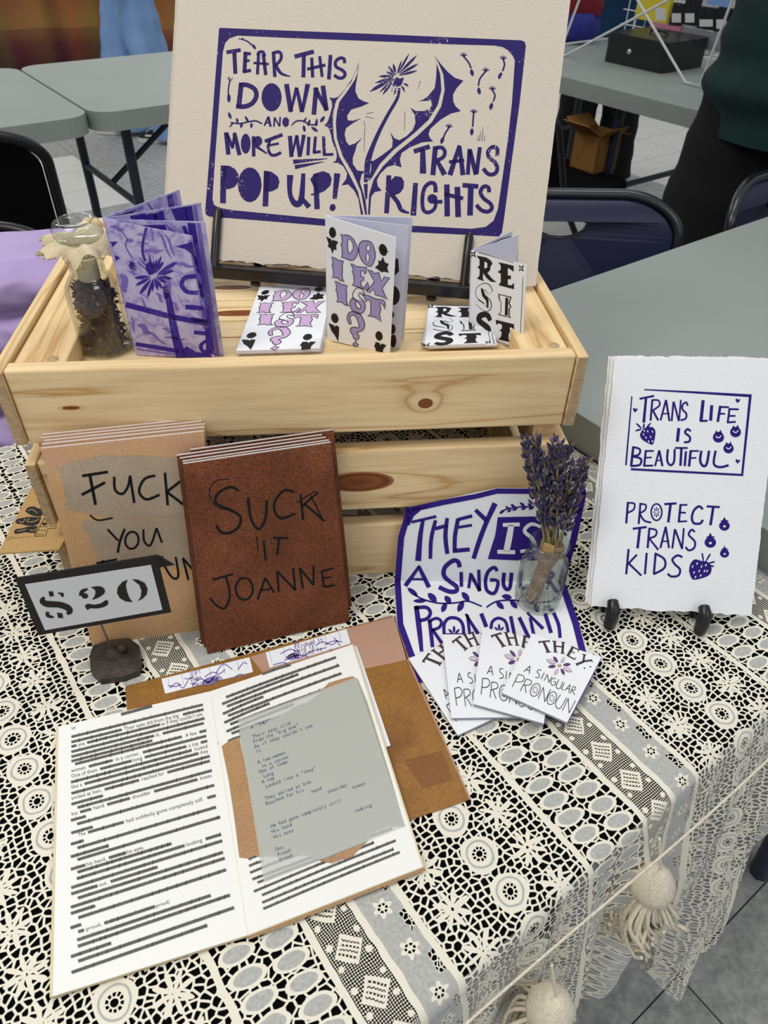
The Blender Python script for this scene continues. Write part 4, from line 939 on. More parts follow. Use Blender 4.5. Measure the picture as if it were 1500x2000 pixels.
def resist_art(A):
    """1 black, 2 white"""
    L, P, E = A.L, A.P, A.E
    P([(408, 340), (520, 362), (568, 395), (588, 430), (566, 455), (560, 500), (530, 530), (580, 590), (632, 632), (570, 626), (520, 585), (482, 530), (478, 590), (492, 620), (412, 590), (440, 560), (445, 490), (418, 468), (442, 448), (442, 385)], 1); P([(500, 405), (530, 420), (530, 470), (498, 480)], 2, 2)
    P([(652, 415), (720, 428), (826, 455), (826, 520), (800, 500), (760, 475), (760, 560), (795, 560), (795, 600), (760, 600), (760, 662), (800, 670), (830, 640), (830, 712), (655, 665), (680, 630), (680, 540), (645, 520), (680, 495), (680, 450)], 1)
    for w, mi, lf in ((82, 1, 1), (66, 2, 2)): L((w * .75, w, w * .9, w, w, w, w * .7), (566, 745), (520, 682), (450, 700), (440, 770), (530, 850), (520, 920), (412, 845), mi=mi, lift=lf)
    L((18, 34, 30, 14), (468, 695), (490, 770), (530, 830), (535, 915), mi=1, lift=3)
    P([(650, 760), (805, 798), (790, 832), (780, 870), (802, 905), (782, 930), (780, 1000), (798, 1034), (650, 996), (678, 960), (680, 850), (662, 835)], 1); P([(668, 772), (790, 805), (776, 835), (768, 870), (788, 905), (770, 930), (768, 1000), (780, 1020), (668, 988), (688, 962), (690, 850), (676, 835)], 2, 2); L(34, (752, 805), (745, 1002), mi=1, lift=3)
    L((44, 60, 66, 60, 64, 64, 60, 36), (562, 1060), (525, 995), (455, 1000), (440, 1060), (530, 1140), (528, 1200), (470, 1215), (415, 1165))
    P([(622, 1050), (830, 1105), (830, 1165), (800, 1140), (780, 1142), (786, 1190), (770, 1215), (768, 1275), (786, 1310), (655, 1275), (685, 1240), (690, 1190), (668, 1170), (694, 1150), (694, 1110), (660, 1090), (630, 1110)], 1)
    L(6, (430, 306), (828, 417)); L(6, (932, 575), (900, 1290)); L(5, (380, 1205), (850, 1370))
    for x, y in ((372, 325), (912, 482), (345, 1180), (878, 1335)): P([(x - 34, y - 34), (x, y - 14), (x + 34, y - 40), (x + 16, y), (x + 30, y + 40), (x, y + 16), (x - 32, y + 34), (x - 14, y)], 1); E(x, y, 9, 9, 0, 2, 2)
RQ = [(328, 1195), (920, 1405), (975, 450), (355, 290)]
M['lav_page'] = plain('pale_lavender_page', '#d3d4e6', 0.85, spec=0.1)
def leaf_from(sp0, sp1, d, w, wt=None):
    d = V(d).normalized(); return [sp0, sp0 + d * w, sp1 + d * (wt or w), sp1]
def fan(front, angs, wid):
    """the inner leaves of an open booklet turn round its spine"""
    sp = (front[3] - front[0]).normalized(); u = front[1] - front[0]; u = (u - sp * u.dot(sp)).normalized(); w = u.cross(sp)
    out = []
    for a, k in angs:
        a = math.radians(a); out.append(leaf_from(front[0], front[3], u * math.cos(a) - w * math.sin(a), wid * k))
    return out
def page_slab(mb, c, th=.0003, mi=0):
    n = qnorm(c); mb.slab(c, n * -th, mi)
def up_on(c, z):
    d = z - min(p.z for p in c)
    return [p + V((0, 0, d)) for p in c] if d > 0 else c
def mini_zines():
    # DO I EXIST standing
    u, v, n = axes(-25, -6); o = V((.0243, .075, .215)); n = -n if n.dot(CAM - o) < 0 else n
    c = quad_on([(640, 663), (761.4, 693), (774, 464), (635, 421)], o, n)
    t = thing('mini_zine', tuple(c[0]), 'standing white folded zine reading DO I EXIST in lilac letters', 'zine')
    mb = MB(); page_slab(mb, c, .0006); doI_art(Art(mb, map_quad(DQ, c)), 2); mb.build('front_cover', [M['paper'], M['black'], M['lilac']], t)
    for k, (lf, nm) in enumerate(zip(fan(c, ((10, 1.06), (22, 1.10)), .06), ('inner_leaf', 'back_cover'))):
        lf = [lf[0] - (c[1] - c[0]).normalized() * .0004 * (k + 1), lf[1], lf[2], lf[3]]
        mb = MB(); page_slab(mb, lf, .0005)
        if k == 0:
            A = Art(mb, map_quad([(0, 0), (100, 0), (100, 200), (0, 200)], lf)); A.P([(84, 120), (92, 132), (90, 150), (84, 152)], 1); A.E(86, 92, 9, 16, 0); A.E(86, 60, 3, 6); A.E(88, 35, 4, 9); A.E(90, 14, 4, 12)
        mb.build(nm, [M['lav_page'], M['black']], t)
    # DO I EXIST lying flat, two copies
    z = FZ
    for k, lab in enumerate(('pink lettered DO I EXIST zine lying on top of another copy', 'lower white zine under the pink DO I EXIST one')):
        zz = FZ + (.0062 if k == 0 else .0026)
        q = [on_z(x, y, zz) for x, y in ((461, 685), (625, 680), (651, 549), (507, 561))]
        if k: q = [p + V((.0015, -.0035, 0)) for p in q]
        t = thing('mini_zine', (q[0].x, q[0].y, FZ), lab, 'zine')
        mb = MB(); th = .0030 if k == 0 else .0022
        mb.slab([p for p in q], V((0, 0, -.0004)))
        if k == 0: doI_art(Art(mb, map_quad(DQ, q)), 2)
        else: doI_art(Art(mb, map_quad(DQ, q)), 2)
        mb.build('front_cover', [M['paper'], M['black'], M['pink' if k == 0 else 'lilac']], t)
        mb = MB(); mb.slab([p + V((0, 0, -.0005)) for p in q], V((0, 0, -(th - .0005)))); mb.build('pages', M['lav_page'], t)
    # RESIST standing
    u, v, n = axes(-48, 0); o = V((.1508, .085, .215)); n = -n if n.dot(CAM - o) < 0 else n
    c = quad_on([(917, 650), (1019.5, 684), (1029, 518), (921.5, 490)], o, n)
    t = thing('mini_zine', tuple(c[0]), 'standing white zine reading RESIST in black letters', 'zine')
    mb = MB(); page_slab(mb, c, .0006); resist_art(Art(mb, map_quad(RQ, c))); mb.build('front_cover', [M['paper'], M['black'], M['paper']], t)
    sp = c[3] - c[0]
    for k, (px, py, nm) in enumerate(((1014, 451, 'inner_leaf'), (1002, 448, 'back_cover'))):
        tr = on_plane(px, py, V((0, .1195 + .012 * k, 0)), V((0, 1, 0))); d = tr - c[3]
        d = d - sp.normalized() * d.dot(sp.normalized()) * .75
        lf = [c[0], c[0] + d, c[3] + d, c[3]]
        lf = [p - (c[1] - c[0]).normalized() * .0006 * (k + 1) for p in lf]
        mb = MB(); page_slab(mb, lf, -.0005)
        A = Art(mb, map_quad([(0, 100), (100, 100), (100, 0), (0, 0)], lf))
        if k == 0:
            A.L(1.2, (6, 14), (86, 14), (86, 96)); A.L(1.2, (6, 5), (95, 5), (95, 96))
            for i in range(7): A.E(14 + i * 11.5, 9.5, 3, 2.6)
            for i in range(7): A.E(90.5, 20 + i * 11, 2.8, 3)
            A.text(34, 40, 22, 'WE', 0)
        else: A.P([(4, 2), (98, 2), (98, 98), (4, 98)])
        mb.build(nm, [M['lav_page'], M['black']], t)
    # RESIST lying flat, four copies
    labs = ['RESIST zine lying flat on top of a small pile', 'second RESIST zine down in the small pile', 'third zine down in the small RESIST pile', 'bottom zine of the small RESIST pile']
    for k, lab in enumerate(labs):
        zz = FZ + .0085 - .0021 * k
        q = [on_z(x, y, zz) for x, y in ((829, 676), (964, 673), (950, 598), (838, 597))]
        a = (0, .03, -.02, .015)[k]; cc = sum(q, V()) / 4
        q = [cc + Matrix.Rotation(a, 3, 'Z') @ (p - cc) + V(((0, .002, -.001, .001)[k], (0, -.0012, .0008, -.0016)[k], 0)) for p in q]
        t = thing('mini_zine', (cc.x, cc.y, FZ), lab, 'zine', 'RESIST zines in the small pile')
        mb = MB(); mb.slab(q, V((0, 0, -.0004)))
        resist_art(Art(mb, map_quad(RQ, q)))
        mb.build('front_cover', [M['paper'], M['black'], M['paper']], t)
        mb = MB(); mb.slab([p + V((0, 0, -.0005)) for p in q], V((0, 0, -.0013))); mb.build('pages', M['paper_edge'], t)
mini_zines()

def purple_zine():
    mt, nt, b = new_mat('lavender_riso_print'); cv = coords(nt)
    n = node(nt, 'ShaderNodeTexNoise', i_Scale=70.0, i_Detail=3.0, i_Distortion=1.2); nt.links.new(cv, n.inputs['Vector'])
    n2 = node(nt, 'ShaderNodeTexNoise', i_Scale=900.0, i_Detail=2.0); nt.links.new(cv, n2.inputs['Vector'])
    r = ramp(nt, n.outputs['Fac'], [(0.30, srgb('#cfcde6')), (0.52, srgb('#bdb5df')), (0.60, srgb('#9a8bcb')), (0.66, srgb('#c4bee2'))])
    r2 = ramp(nt, n2.outputs['Fac'], [(0.38, (0.84, 0.82, 0.92, 1)), (0.55, (1, 1, 1, 1))])
    nt.links.new(mixc(nt, 1.0, r, r2, 'MULTIPLY'), b.inputs['Base Color']); b.inputs['Roughness'].default_value = 0.8
    M['riso'] = mt; M['riso_dark'] = ink_mat('violet_riso_ink', '#3b2596', '#8f80cc', 1.0, 1100, 0.40); M['riso_mid'] = ink_mat('mid_violet_riso_ink', '#7c69bd', '#b9b0dd', 1.0, 1200, 0.42)
    u, v, n = axes(-9, -6); o = V((-.133, .0585, .215)); n = -n if n.dot(CAM - o) < 0 else n
    c = quad_on([(269, 694), (419, 699), (375, 460.6), (203.5, 428)], o, n)
    t = thing('mini_zine', tuple(c[0]), 'purple printed folded zine standing open like a fan beside the jar', 'zine')
    mb = MB(); page_slab(mb, c, .0005)
    A = Art(mb, map_quad([(395, 1908), (1252, 1937), (1000, 575), (20, 388)], c)); L = A.L
    L(70, (1030, 660), (1090, 1000), (1170, 1500), (1205, 1900), mi=1); L(50, (985, 620), (1040, 900), (1100, 1200), (1150, 1600), mi=2)
    L((60, 70, 80, 90, 110), (720, 1120), (765, 1300), (800, 1500), (845, 1720), (905, 1925)); L(60, (258, 1325), (500, 1385), (800, 1465), (1175, 1540)); L(46, (372, 1775), (620, 1815), (880, 1860)); L(20, (380, 1830), (620, 1868), (880, 1900), mi=2)
    A.P([(830, 690), (1003, 640), (1025, 760), (1060, 900), (1000, 770), (930, 715)], 1); A.P([(900, 1850), (960, 1800), (1060, 1870), (1180, 1880), (1240, 1930), (910, 1925)], 1)
    L(28, (515, 490), (480, 620), (468, 740), (498, 845)); A.P([(510, 870), (560, 850), (590, 900), (590, 990), (540, 1000), (500, 930)], 1)
    for tx, ty, w in ((855, 855, 46), (815, 950, 40), (800, 1040, 38), (735, 1085, 34), (690, 1150, 40), (640, 1165, 30), (578, 1182, 26), (520, 1250, 36), (428, 1210, 46), (382, 1112, 40), (370, 1030, 40), (705, 850, 34), (680, 790, 34), (625, 830, 26), (590, 840, 24), (540, 770, 22), (430, 800, 10), (405, 850, 10)):
        x0, y0 = 592 + (tx - 592) * .16, 1010 + (ty - 1010) * .16
        L((4, w, w * .8, 3), (x0, y0), (x0 + (tx - x0) * .5, y0 + (ty - y0) * .5), (x0 + (tx - x0) * .8, y0 + (ty - y0) * .8), (tx, ty), curve=False)
    L(46, (1050, 1012), (930, 1030), (900, 1110), (960, 1185), (1075, 1195)); L(52, (940, 1352), (1130, 1370)); L(52, (1000, 1492), (1170, 1520)); L(44, (1035, 1640), (1195, 1660)); L((30, 40, 36, 30), (1165, 1735), (1112, 1790), (1135, 1860), (1222, 1850))
    for p in (((75, 630), (182, 630), (110, 692), (100, 652)), ((130, 770), (205, 805), (150, 840))): A.P(p, 1)
    for w, a, q in ((20, (400, 560), (530, 575)), (20, (410, 640), (540, 655)), (44, (470, 745), (705, 725)), (90, (200, 1000), (275, 1180)), (30, (640, 520), (790, 820)), (26, (720, 560), (830, 800)), (40, (830, 880), (1040, 900)), (26, (560, 500), (600, 640)), (30, (310, 960), (400, 985)), (40, (90, 470), (260, 500)), (36, (320, 1460), (360, 1640)), (30, (500, 1620), (740, 1780)), (60, (330, 880), (390, 930)), (30, (800, 1300), (870, 1390)), (34, (690, 1600), (810, 1640)), (34, (720, 1700), (950, 1720)), (70, (400, 1560), (560, 1650)), (40, (620, 1200), (700, 1300)), (24, (440, 1240), (520, 1420)), (90, (700, 1000), (760, 1300))): L((w * .35, w * .9, w * .8, w * .2), a, (a[0] * .67 + q[0] * .33 + w * .3, a[1] * .67 + q[1] * .33 - w * .2), (a[0] * .33 + q[0] * .67 - w * .1, a[1] * .33 + q[1] * .67 + w * .3), q, mi=2)
    L(9, (200, 500), (290, 600), (270, 680), (350, 815), mi=1); A.E(320, 620, 44, 22, 0, 2); A.E(340, 890, 34, 44, 0, 1)
    mb.build('front_cover', [M['riso'], M['riso_dark'], M['riso_mid']], t)
    names = ('inner_leaf', 'inner_leaf', 'back_cover')
    for k, lf in enumerate(fan(c, ((6, 1.10), (31, 1.10), (54, 1.06)), .065)):
        lf[3] = lf[3] + (c[3] - c[0]).normalized() * (.0004 * k); lf = [p - (c[1] - c[0]).normalized() * .0003 * (k + 1) for p in lf]
        mb = MB(); page_slab(mb, lf, .0004)
        A = Art(mb, map_quad([(0, 200), (100, 200), (100, 0), (0, 0)], lf)); L = A.L
        L(8, (86, 2), (86, 198)); L(4, (93, 2), (93, 198), mi=2)
        if k == 0: L(10, (28, 12), (60, 10)); L(4, (78, 6), (82, 30)); L(3, (60, 5), (80, 30), mi=2)
        if k == 1:
            A.P([(26, 2), (42, 2), (40, 22), (28, 20)]); A.P([(50, 4), (60, 2), (60, 20), (48, 22)]); A.P([(68, 2), (84, 2), (84, 26), (72, 24)]); A.E(46, 9, 7, 6); L(6, (4, 10), (24, 14), mi=2)
        if k == 2: L(4, (5, 6), (50, 5), mi=2); A.P([(4, 3), (40, 4), (30, 14), (5, 9)], 2); L(1.2, (56, 2), (64, 20))
        mb.build(names[k], [M['riso'], M['riso_dark'], M['riso_mid']], t)
    # the far-side leaf seen between jar and cover
    sp0, sp1 = c[0], c[3]
    lf = [sp0 + V((-.004, .055, .0)), sp0 - V((.0009, -.0006, 0)), sp1 - V((.0009, -.0006, .002)), sp1 + V((-.004, .055, -.012))]
    lf = up_on(lf, FZ + .0004)
    mb = MB(); page_slab(mb, lf, .0004); A = Art(mb, map_quad([(0, 200), (100, 200), (100, 0), (0, 0)], lf))
    for k in range(9): A.L(5, (10 + k * 9, 190 - k * 14), (40 + k * 6, 150 - k * 12), (80, 120 - k * 10), mi=1 + k % 2)
    mb.build('inner_leaf', [M['riso'], M['riso_dark'], M['riso_mid']], t)
purple_zine()

# ------------------------------------------------------------------ stoppered jar of dried petals
M['glass'] = glass('clear_glass'); M['glass_green'] = glass('greenish_clear_glass', (0.95, 0.97, 0.94))
M['linen'] = plain('cream_linen', '#d8c9a8', 0.95, spec=0.05, noise=0.12, nscale=500, bump=0.5, bscale=900)
def petal(mb, c, rn, mi, s=1.0):
    d = V((rn.uniform(-1, 1), rn.uniform(-1, 1), rn.uniform(-1, 1))).normalized(); w = d.orthogonal().normalized(); k = d.cross(w)
    l, b = rn.uniform(.005, .011) * s, rn.uniform(.0012, .0032) * s
    mb.add([c, c + d * l * .45 + w * b + k * .001, c + d * l + k * .002, c + d * l * .45 - w * b + k * .001], [(0, 1, 2, 3)], mi)
def jar():
    b = V((-.1615, .0735, FZ + .0004)); t = thing('glass_jar', tuple(b), 'clear glass jar of dried petals with a linen frill under its stopper', 'jar')
    R = .0212
    mb = MB(); mb.lathe([(0, .0005), (R - .003, 0), (R - .0006, .0012), (R, .004), (R, .050), (R - .001, .056), (R - .005, .0625), (R - .0078, .066), (R - .0082, .074), (R - .0062, .0765), (R - .0058, .0785), (R - .0075, .0795), (R - .0094, .079), (R - .0095, .066), (R - .0068, .061), (R - .0028, .055), (R - .0018, .049), (R - .0018, .005), (R - .004, .003), (0, .003)], b, 40)
    mb.build('body', M['glass'], t)
    mb = MB(); mb.lathe([(0, .078), (.0085, .078), (.0085, .062), (.0070, .060), (0, .060)], b, 28); mb.build('ground_plug', M['linen'], t)
    mb = MB(); mb.lathe([(0, .0915), (.008, .0915), (.0155, .0925), (.0185, .096), (.0188, .101), (.0165, .1055), (.0135, .107), (.011, .1055), (.009, .1035), (0, .1028)], b, 36); mb.build('stopper', M['glass'], t)
    rn = random.Random(5); mb = MB()
    prof = []
    def wob(a, r, h): return r * (1 + (.10 * math.sin(a * 5 + 1) + .06 * math.sin(a * 11)) * max(0, (r - .012) / .01))
    vs = []; seg = 72; rows = [(.0105, .080), (.0118, .086), (.0135, .091), (.0175, .0930), (.022, .0915), (.0265, .0880), (.0282, .0860)]
    for r, h in rows:
        for k in range(seg):
            a = 2 * PI * k / seg; q = wob(a, r, h); hz = h + (.0035 * math.sin(a * 5 + .5) + .002 * math.sin(a * 9)) * max(0, (r - .013) / .012)
            vs.append(b + V((q * math.cos(a), q * math.sin(a), hz)))
    mb.add(vs, [(i * seg + k, i * seg + (k + 1) % seg, (i + 1) * seg + (k + 1) % seg, (i + 1) * seg + k) for i in range(len(rows) - 1) for k in range(seg)], 0, True)
    for k in range(150):
        a = rn.uniform(0, 2 * PI); p = vs[(len(rows) - 1) * seg + int(a / 2 / PI * seg) % seg]; d = V((math.cos(a), math.sin(a), 0)); mb.tube([p - d * .001, p + d * rn.uniform(.001, .0035) + V((0, 0, rn.uniform(-.002, .001)))], .0004, 4)
    mb.build('linen_frill', M['linen'], t)
    M['petal_violet'] = plain('dried_violet_petal', '#3a2850', 0.9, noise=0.4, nscale=200); M['petal_brown'] = plain('dried_brown_petal', '#6e4526', 0.9, noise=0.4, nscale=200); M['petal_gold'] = plain('dried_gold_petal', '#a2823f', 0.9, noise=0.3, nscale=200); M['petal_dark'] = plain('dried_dark_petal', '#2b1d22', 0.9)
    mb = MB()
    for k in range(2300):
        a = rn.uniform(0, 2 * PI); r = (R - .0076) * math.sqrt(rn.uniform(.25, 1)); h = rn.uniform(.004, .055); r = min(r, R - .0080 - max(0, h - .050) * .6)
        f = h / .055; mi = rn.choices((0, 1, 2, 3), (3.2 - 2.4 * f, 1 + 3 * f, .8, 2.6 - 2 * f))[0]
        petal(mb, b + V((r * math.cos(a), r * math.sin(a), h)), rn, mi, .72)
    mb.lathe([(0, .0040), (R - .009, .0045), (R - .0085, .045), (0, .050)], b, 16, 3)
    tag(mb.build('dried_petals', [M['petal_violet'], M['petal_brown'], M['petal_gold'], M['petal_dark']], origin=tuple(b)), 'dried violet and brown petals filling the stoppered glass jar', 'dried flowers', kind='stuff')
jar()

# ------------------------------------------------------------------ unfolded THEY IS A SINGULAR PRONOUN sheet, bent against the crate
def they_sheet():
    E0 = lambda x, y: (760 + x * .266667, 940 + y * .266667)
    zt = .0016
    L3, R3 = on_z(*E0(40, 735), zt), on_z(*E0(1285, 735), zt)
    TL = on_plane(*E0(130, 195), V((0, -.0045, 0)), V((0, 1, 0))); TR = on_plane(*E0(1455, 55), V((0, -.0045, 0)), V((0, 1, 0))); TM = on_plane(*E0(780, 50), V((0, -.0045, 0)), V((0, 1, 0)))
    nU = (R3 - L3).cross(TL - L3).normalized(); TR = on_plane(*E0(1455, 55), L3, nU)
    L2 = on_plane(*E0(70, 410), L3, nU); R2 = on_plane(*E0(1372, 430), L3, nU); TM = on_plane(*E0(780, 50), L3, nU)
    L4, R4 = on_z(*E0(56, 1050), zt), on_z(*E0(1395, 1050), zt); L5, R5 = on_z(828, 1335, zt), on_z(1152, 1292, zt)
    rows = [(TL, TR), (L2, R2), (L3, R3), (L4, R4), (L5, R5)]
    def mp(x, y, lift=1):        # above the crease: the leaning half, below: the half on the cloth
        px, py = E0(x, y)
        if y < 735: return on_plane(px, py, L3, nU) + nU * (LIFT * 2.2 * lift)
        return on_z(px, py, zt) + V((0, 0, LIFT * 2.2 * lift))
    t = thing('poster_sheet', tuple((L3 + R3) / 2), 'unfolded white and purple sheet reading THEY IS A SINGULAR PRONOUN', 'poster')
    mb = MB(); K = 8
    for a, b in zip(rows, rows[1:]):
        for i in range(K):
            s0, s1 = i / K, (i + 1) / K
            ta = lambda s_: (TL.lerp(TM, s_ / .49) if s_ < .49 else TM.lerp(TR, (s_ - .49) / .51)) if a[0] is TL else a[0].lerp(a[1], s_)
            q = [b[0].lerp(b[1], s0), b[0].lerp(b[1], s1), ta(s1), ta(s0)]
            mb.slab(q, qnorm(q) * -.0003)
    A = Art(mb, mp, sub=24); L = A.L
    L(44, (148, 205), (88, 410), (62, 735), (82, 1050), (150, 1235), (238, 1470), curve=False); L((40, 40, 36, 38, 38), (118, 215), (400, 152), (640, 108), (790, 70), (1440, 74), curve=False); L(48, (1424, 74), (1352, 420), (1262, 735), (1368, 1050), (1420, 1260), curve=False)
    A.P([(128, 200), (300, 172), (235, 208), (180, 255), (150, 320), (110, 330)]); A.P([(1320, 80), (1440, 74), (1400, 240), (1350, 250), (1345, 190), (1330, 140)])
    L(20, (164, 298), (345, 256)); L((26, 34, 44), (248, 282), (228, 400), (212, 582)); L((26, 28, 26), (340, 284), (308, 420), (302, 566)); L((26, 32, 30), (425, 268), (412, 400), (426, 530)); L(26, (336, 346), (426, 322)); L(30, (505, 274), (482, 400), (480, 522)); L(24, (500, 280), (608, 252)); L(20, (506, 336), (606, 320)); L(30, (474, 508), (590, 498)); L((28, 34), (632, 208), (712, 285)); L((40, 34, 34, 32), (776, 160), (716, 290), (665, 420), (618, 565))
    L(10, (812, 232), (862, 202), (960, 186), (1060, 186))
    for q in ((826, 222, 24, 10, -40), (868, 195, 22, 9, 40), (880, 215, 20, 8, -30), (908, 180, 24, 10, 40), (920, 204, 22, 9, -20), (975, 168, 24, 10, 35), (985, 198, 22, 9, -20), (1030, 172, 22, 9, 35), (1040, 196, 22, 9, -20), (1268, 330, 26, 12, 40), (1284, 380, 26, 12, 40), (1230, 290, 26, 12, 40)): A.leaf(*q)
    for q in ([(795, 262), (1065, 256), (1060, 400), (775, 400), (785, 340)], [(775, 400), (1060, 400), (1020, 560), (940, 578), (722, 568), (758, 450)], [(1065, 256), (1250, 262), (1240, 400), (1060, 400)], [(1060, 400), (1240, 400), (1200, 578), (1000, 578), (1020, 560)]): A.P(q)
    L(28, (832, 316), (956, 312), mi=0, lift=2); L((40, 46, 46), (894, 315), (880, 400), (858, 510), mi=0, lift=2); L(30, (792, 512), (922, 516), mi=0, lift=2); L((22, 26, 28, 28, 28, 24), (1110, 330), (1040, 310), (990, 360), (1050, 420), (1060, 490), (960, 510), mi=0, lift=2)
    L((20, 32), (222, 618), (118, 768)); L((26, 34), (216, 620), (292, 778)); L(16, (160, 716), (252, 716))
    L(32, (516, 628), (506, 590), (468, 580), (408, 630), (402, 690), (445, 735), (492, 772), (490, 806), (436, 808), (364, 776)); L(26, (528, 662), (529, 774)); L(22, (598, 670), (582, 785)); L(26, (596, 676), (664, 806)); L(24, (656, 646), (662, 806)); L(26, (792, 656), (768, 630), (724, 662), (705, 730), (716, 800), (762, 824), (788, 790), (794, 732), (738, 720)); L(28, (842, 668), (836, 750), (856, 790), (884, 778), (896, 668))
    L(28, (966, 655), (958, 790)); L(24, (950, 786), (1012, 784)); L(26, (1082, 648), (1040, 792)); L(26, (1080, 650), (1122, 792)); L(16, (1050, 742), (1112, 740)); L(26, (1164, 650), (1160, 792)); L(22, (1164, 660), (1206, 680), (1166, 726)); L(28, (1172, 730), (1234, 816))
    L(12, (180, 830), (260, 870), (380, 896), (500, 890), (580, 880), (678, 918)); L(12, (712, 925), (780, 884), (880, 872), (980, 880), (1080, 890), (1200, 880))
    for q in ((172, 812, 50, 18, 38), (224, 878, 50, 15, 0), (316, 852, 46, 24, 45), (430, 868, 36, 22, 50), (560, 846, 44, 22, 50), (402, 926, 40, 20, 115), (524, 918, 46, 22, 118), (862, 848, 40, 20, 10), (812, 910, 40, 20, 45), (912, 902, 42, 20, 50), (1172, 930, 42, 20, 20), (1214, 870, 36, 18, -35), (1030, 850, 40, 20, -30), (1080, 930, 40, 20, 60)): A.leaf(*q)
    L((34, 38, 26), (198, 914), (220, 1080), (238, 1248)); L(26, (184, 930), (270, 925), (302, 962), (280, 1006), (224, 1022)); L(28, (296, 1020), (318, 1216)); L(22, (288, 1030), (346, 1005), (382, 1030), (366, 1072), (310, 1092)); L(24, (318, 1088), (386, 1188)); L(24, (402, 1118), (404, 1044), (440, 1004), (502, 1008), (538, 1050), (546, 1118)); L(7, (392, 1118), (556, 1118))
    for q in ((475, 1086, 30, 10, 90), (450, 1100, 24, 9, 45), (500, 1100, 24, 9, 135), (805, 1070, 26, 9, 90), (785, 1082, 20, 8, 45), (826, 1082, 20, 8, 135)): A.leaf(*q)
    L(22, (572, 980), (580, 1040), (590, 1122)); L((18, 28), (560, 972), (652, 1120)); L(30, (674, 970), (712, 1068)); L(22, (745, 1085), (756, 1030), (800, 1004), (852, 1030), (872, 1108)); L(26, (890, 990), (916, 1118)); L(28, (952, 998), (1022, 1145)); L((22, 26), (1032, 1000), (1062, 1140)); L((16, 26), (1010, 964), (1128, 1082)); L(28, (1142, 970), (1186, 1112)); L((26, 26, 24), (1204, 964), (1240, 1050), (1252, 1148))
    mb.build('sheet', [M['paper'], M['purple_w']], t)
they_sheet()
# ------------------------------------------------------------------ four THEY cards
def they_art(A, ):
    """1 dark brown, 2 grey line, 3 dark purple, 4 pale pink, 5 yellow"""
    L, P, E = A.L, A.P, A.E
    L(22, (488, 250), (644, 228)); L((34, 42), (560, 245), (622, 395)); L(12, (586, 397), (658, 386)); L(14, (494, 245), (505, 270)); L(12, (638, 222), (642, 252))
    L(36, (708, 230), (716, 388)); L(34, (828, 242), (814, 402)); L(20, (710, 300), (824, 312)); L(12, (678, 226), (738, 234)); L(12, (688, 386), (748, 392)); L(12, (798, 238), (856, 246)); L(12, (788, 402), (846, 410))
    L(38, (962, 312), (892, 432)); L(18, (942, 298), (1052, 352)); L(15, (930, 368), (988, 400)); L(20, (872, 428), (988, 492)); L(12, (1052, 346), (1036, 378)); L(12, (985, 494), (1008, 464))
    L(30, (1130, 418), (1112, 522)); L(28, (1108, 520), (1244, 502)); L(34, (1118, 522), (1012, 566)); L(12, (1096, 410), (1158, 426)); L(12, (1230, 488), (1250, 530)); L(12, (1004, 546), (1026, 586)); E(1131, 618, 14, 10); E(1218, 600, 14, 10)
    for k, (x, y) in enumerate(((688, 450), (846, 458), (932, 560), (950, 670), (842, 716), (705, 716), (612, 602), (592, 497))):
        x0, y0 = 772 + (x - 772) * .30, 580 + (y - 580) * .30; dx, dy = x - x0, y - y0; l = math.hypot(dx, dy); rt = math.degrees(math.atan2(dy, dx))
        cx, cy = (x + x0) / 2, (y + y0) / 2
        A.leaf(cx, cy, l * .52, l * .22, rt, 1, 1); A.leaf(cx, cy, l * .48, l * .175, rt, 3 if k % 2 == 0 else 4, 2)
    E(772, 580, 25, 22, 0, 1, 1); E(772, 580, 18, 15, 0, 5, 2); E(772, 580, 7, 6, 0, 0, 3)
    w = 11; m_ = dict(mi=2)
    for q in (((372, 588), (288, 666)), ((372, 588), (360, 698)), ((318, 642), (368, 656)), ((522, 654), (490, 638), (466, 670), (494, 708), (488, 746), (438, 744)), ((562, 680), (520, 768)), ((604, 705), (560, 790)), ((604, 705), (625, 817)), ((668, 735), (625, 817)), ((722, 768), (685, 758), (655, 800), (664, 846), (704, 852), (722, 816), (690, 804)), ((766, 775), (730, 858), (745, 900), (786, 890), (820, 805)), ((846, 820), (800, 905)), ((800, 905), (832, 922)), ((926, 848), (850, 932)), ((926, 848), (910, 966)), ((878, 902), (920, 916)), ((966, 880), (930, 976)), ((966, 880), (1006, 890), (990, 926), (950, 930)), ((958, 930), (996, 997)),
              ((216, 703), (140, 866)), ((216, 703), (282, 724), (290, 775), (240, 806), (174, 796)), ((322, 764), (244, 922)), ((322, 764), (386, 790), (376, 840), (288, 846)), ((308, 850), (320, 952)), ((552, 878), (484, 1032)), ((552, 878), (576, 1072)), ((652, 908), (576, 1072)), ((792, 983), (730, 1092), (746, 1156), (802, 1160), (882, 1024)), ((906, 1038), (828, 1202)), ((906, 1038), (926, 1238)), ((1012, 1073), (926, 1238))): L(w, *q, **m_)
    for cx, cy in ((443, 912), (674, 1028)):
        A.ring(cx, cy, 60, 88, 22, 11, 2)
        for k in range(8): a = k * PI / 4 + .3; A.leaf(cx + 30 * math.cos(a), cy + 40 * math.sin(a), 14, 6, math.degrees(a), 1)
FQ = [(6, 937), (909, 1360), (1382, 460), (417, 126)]
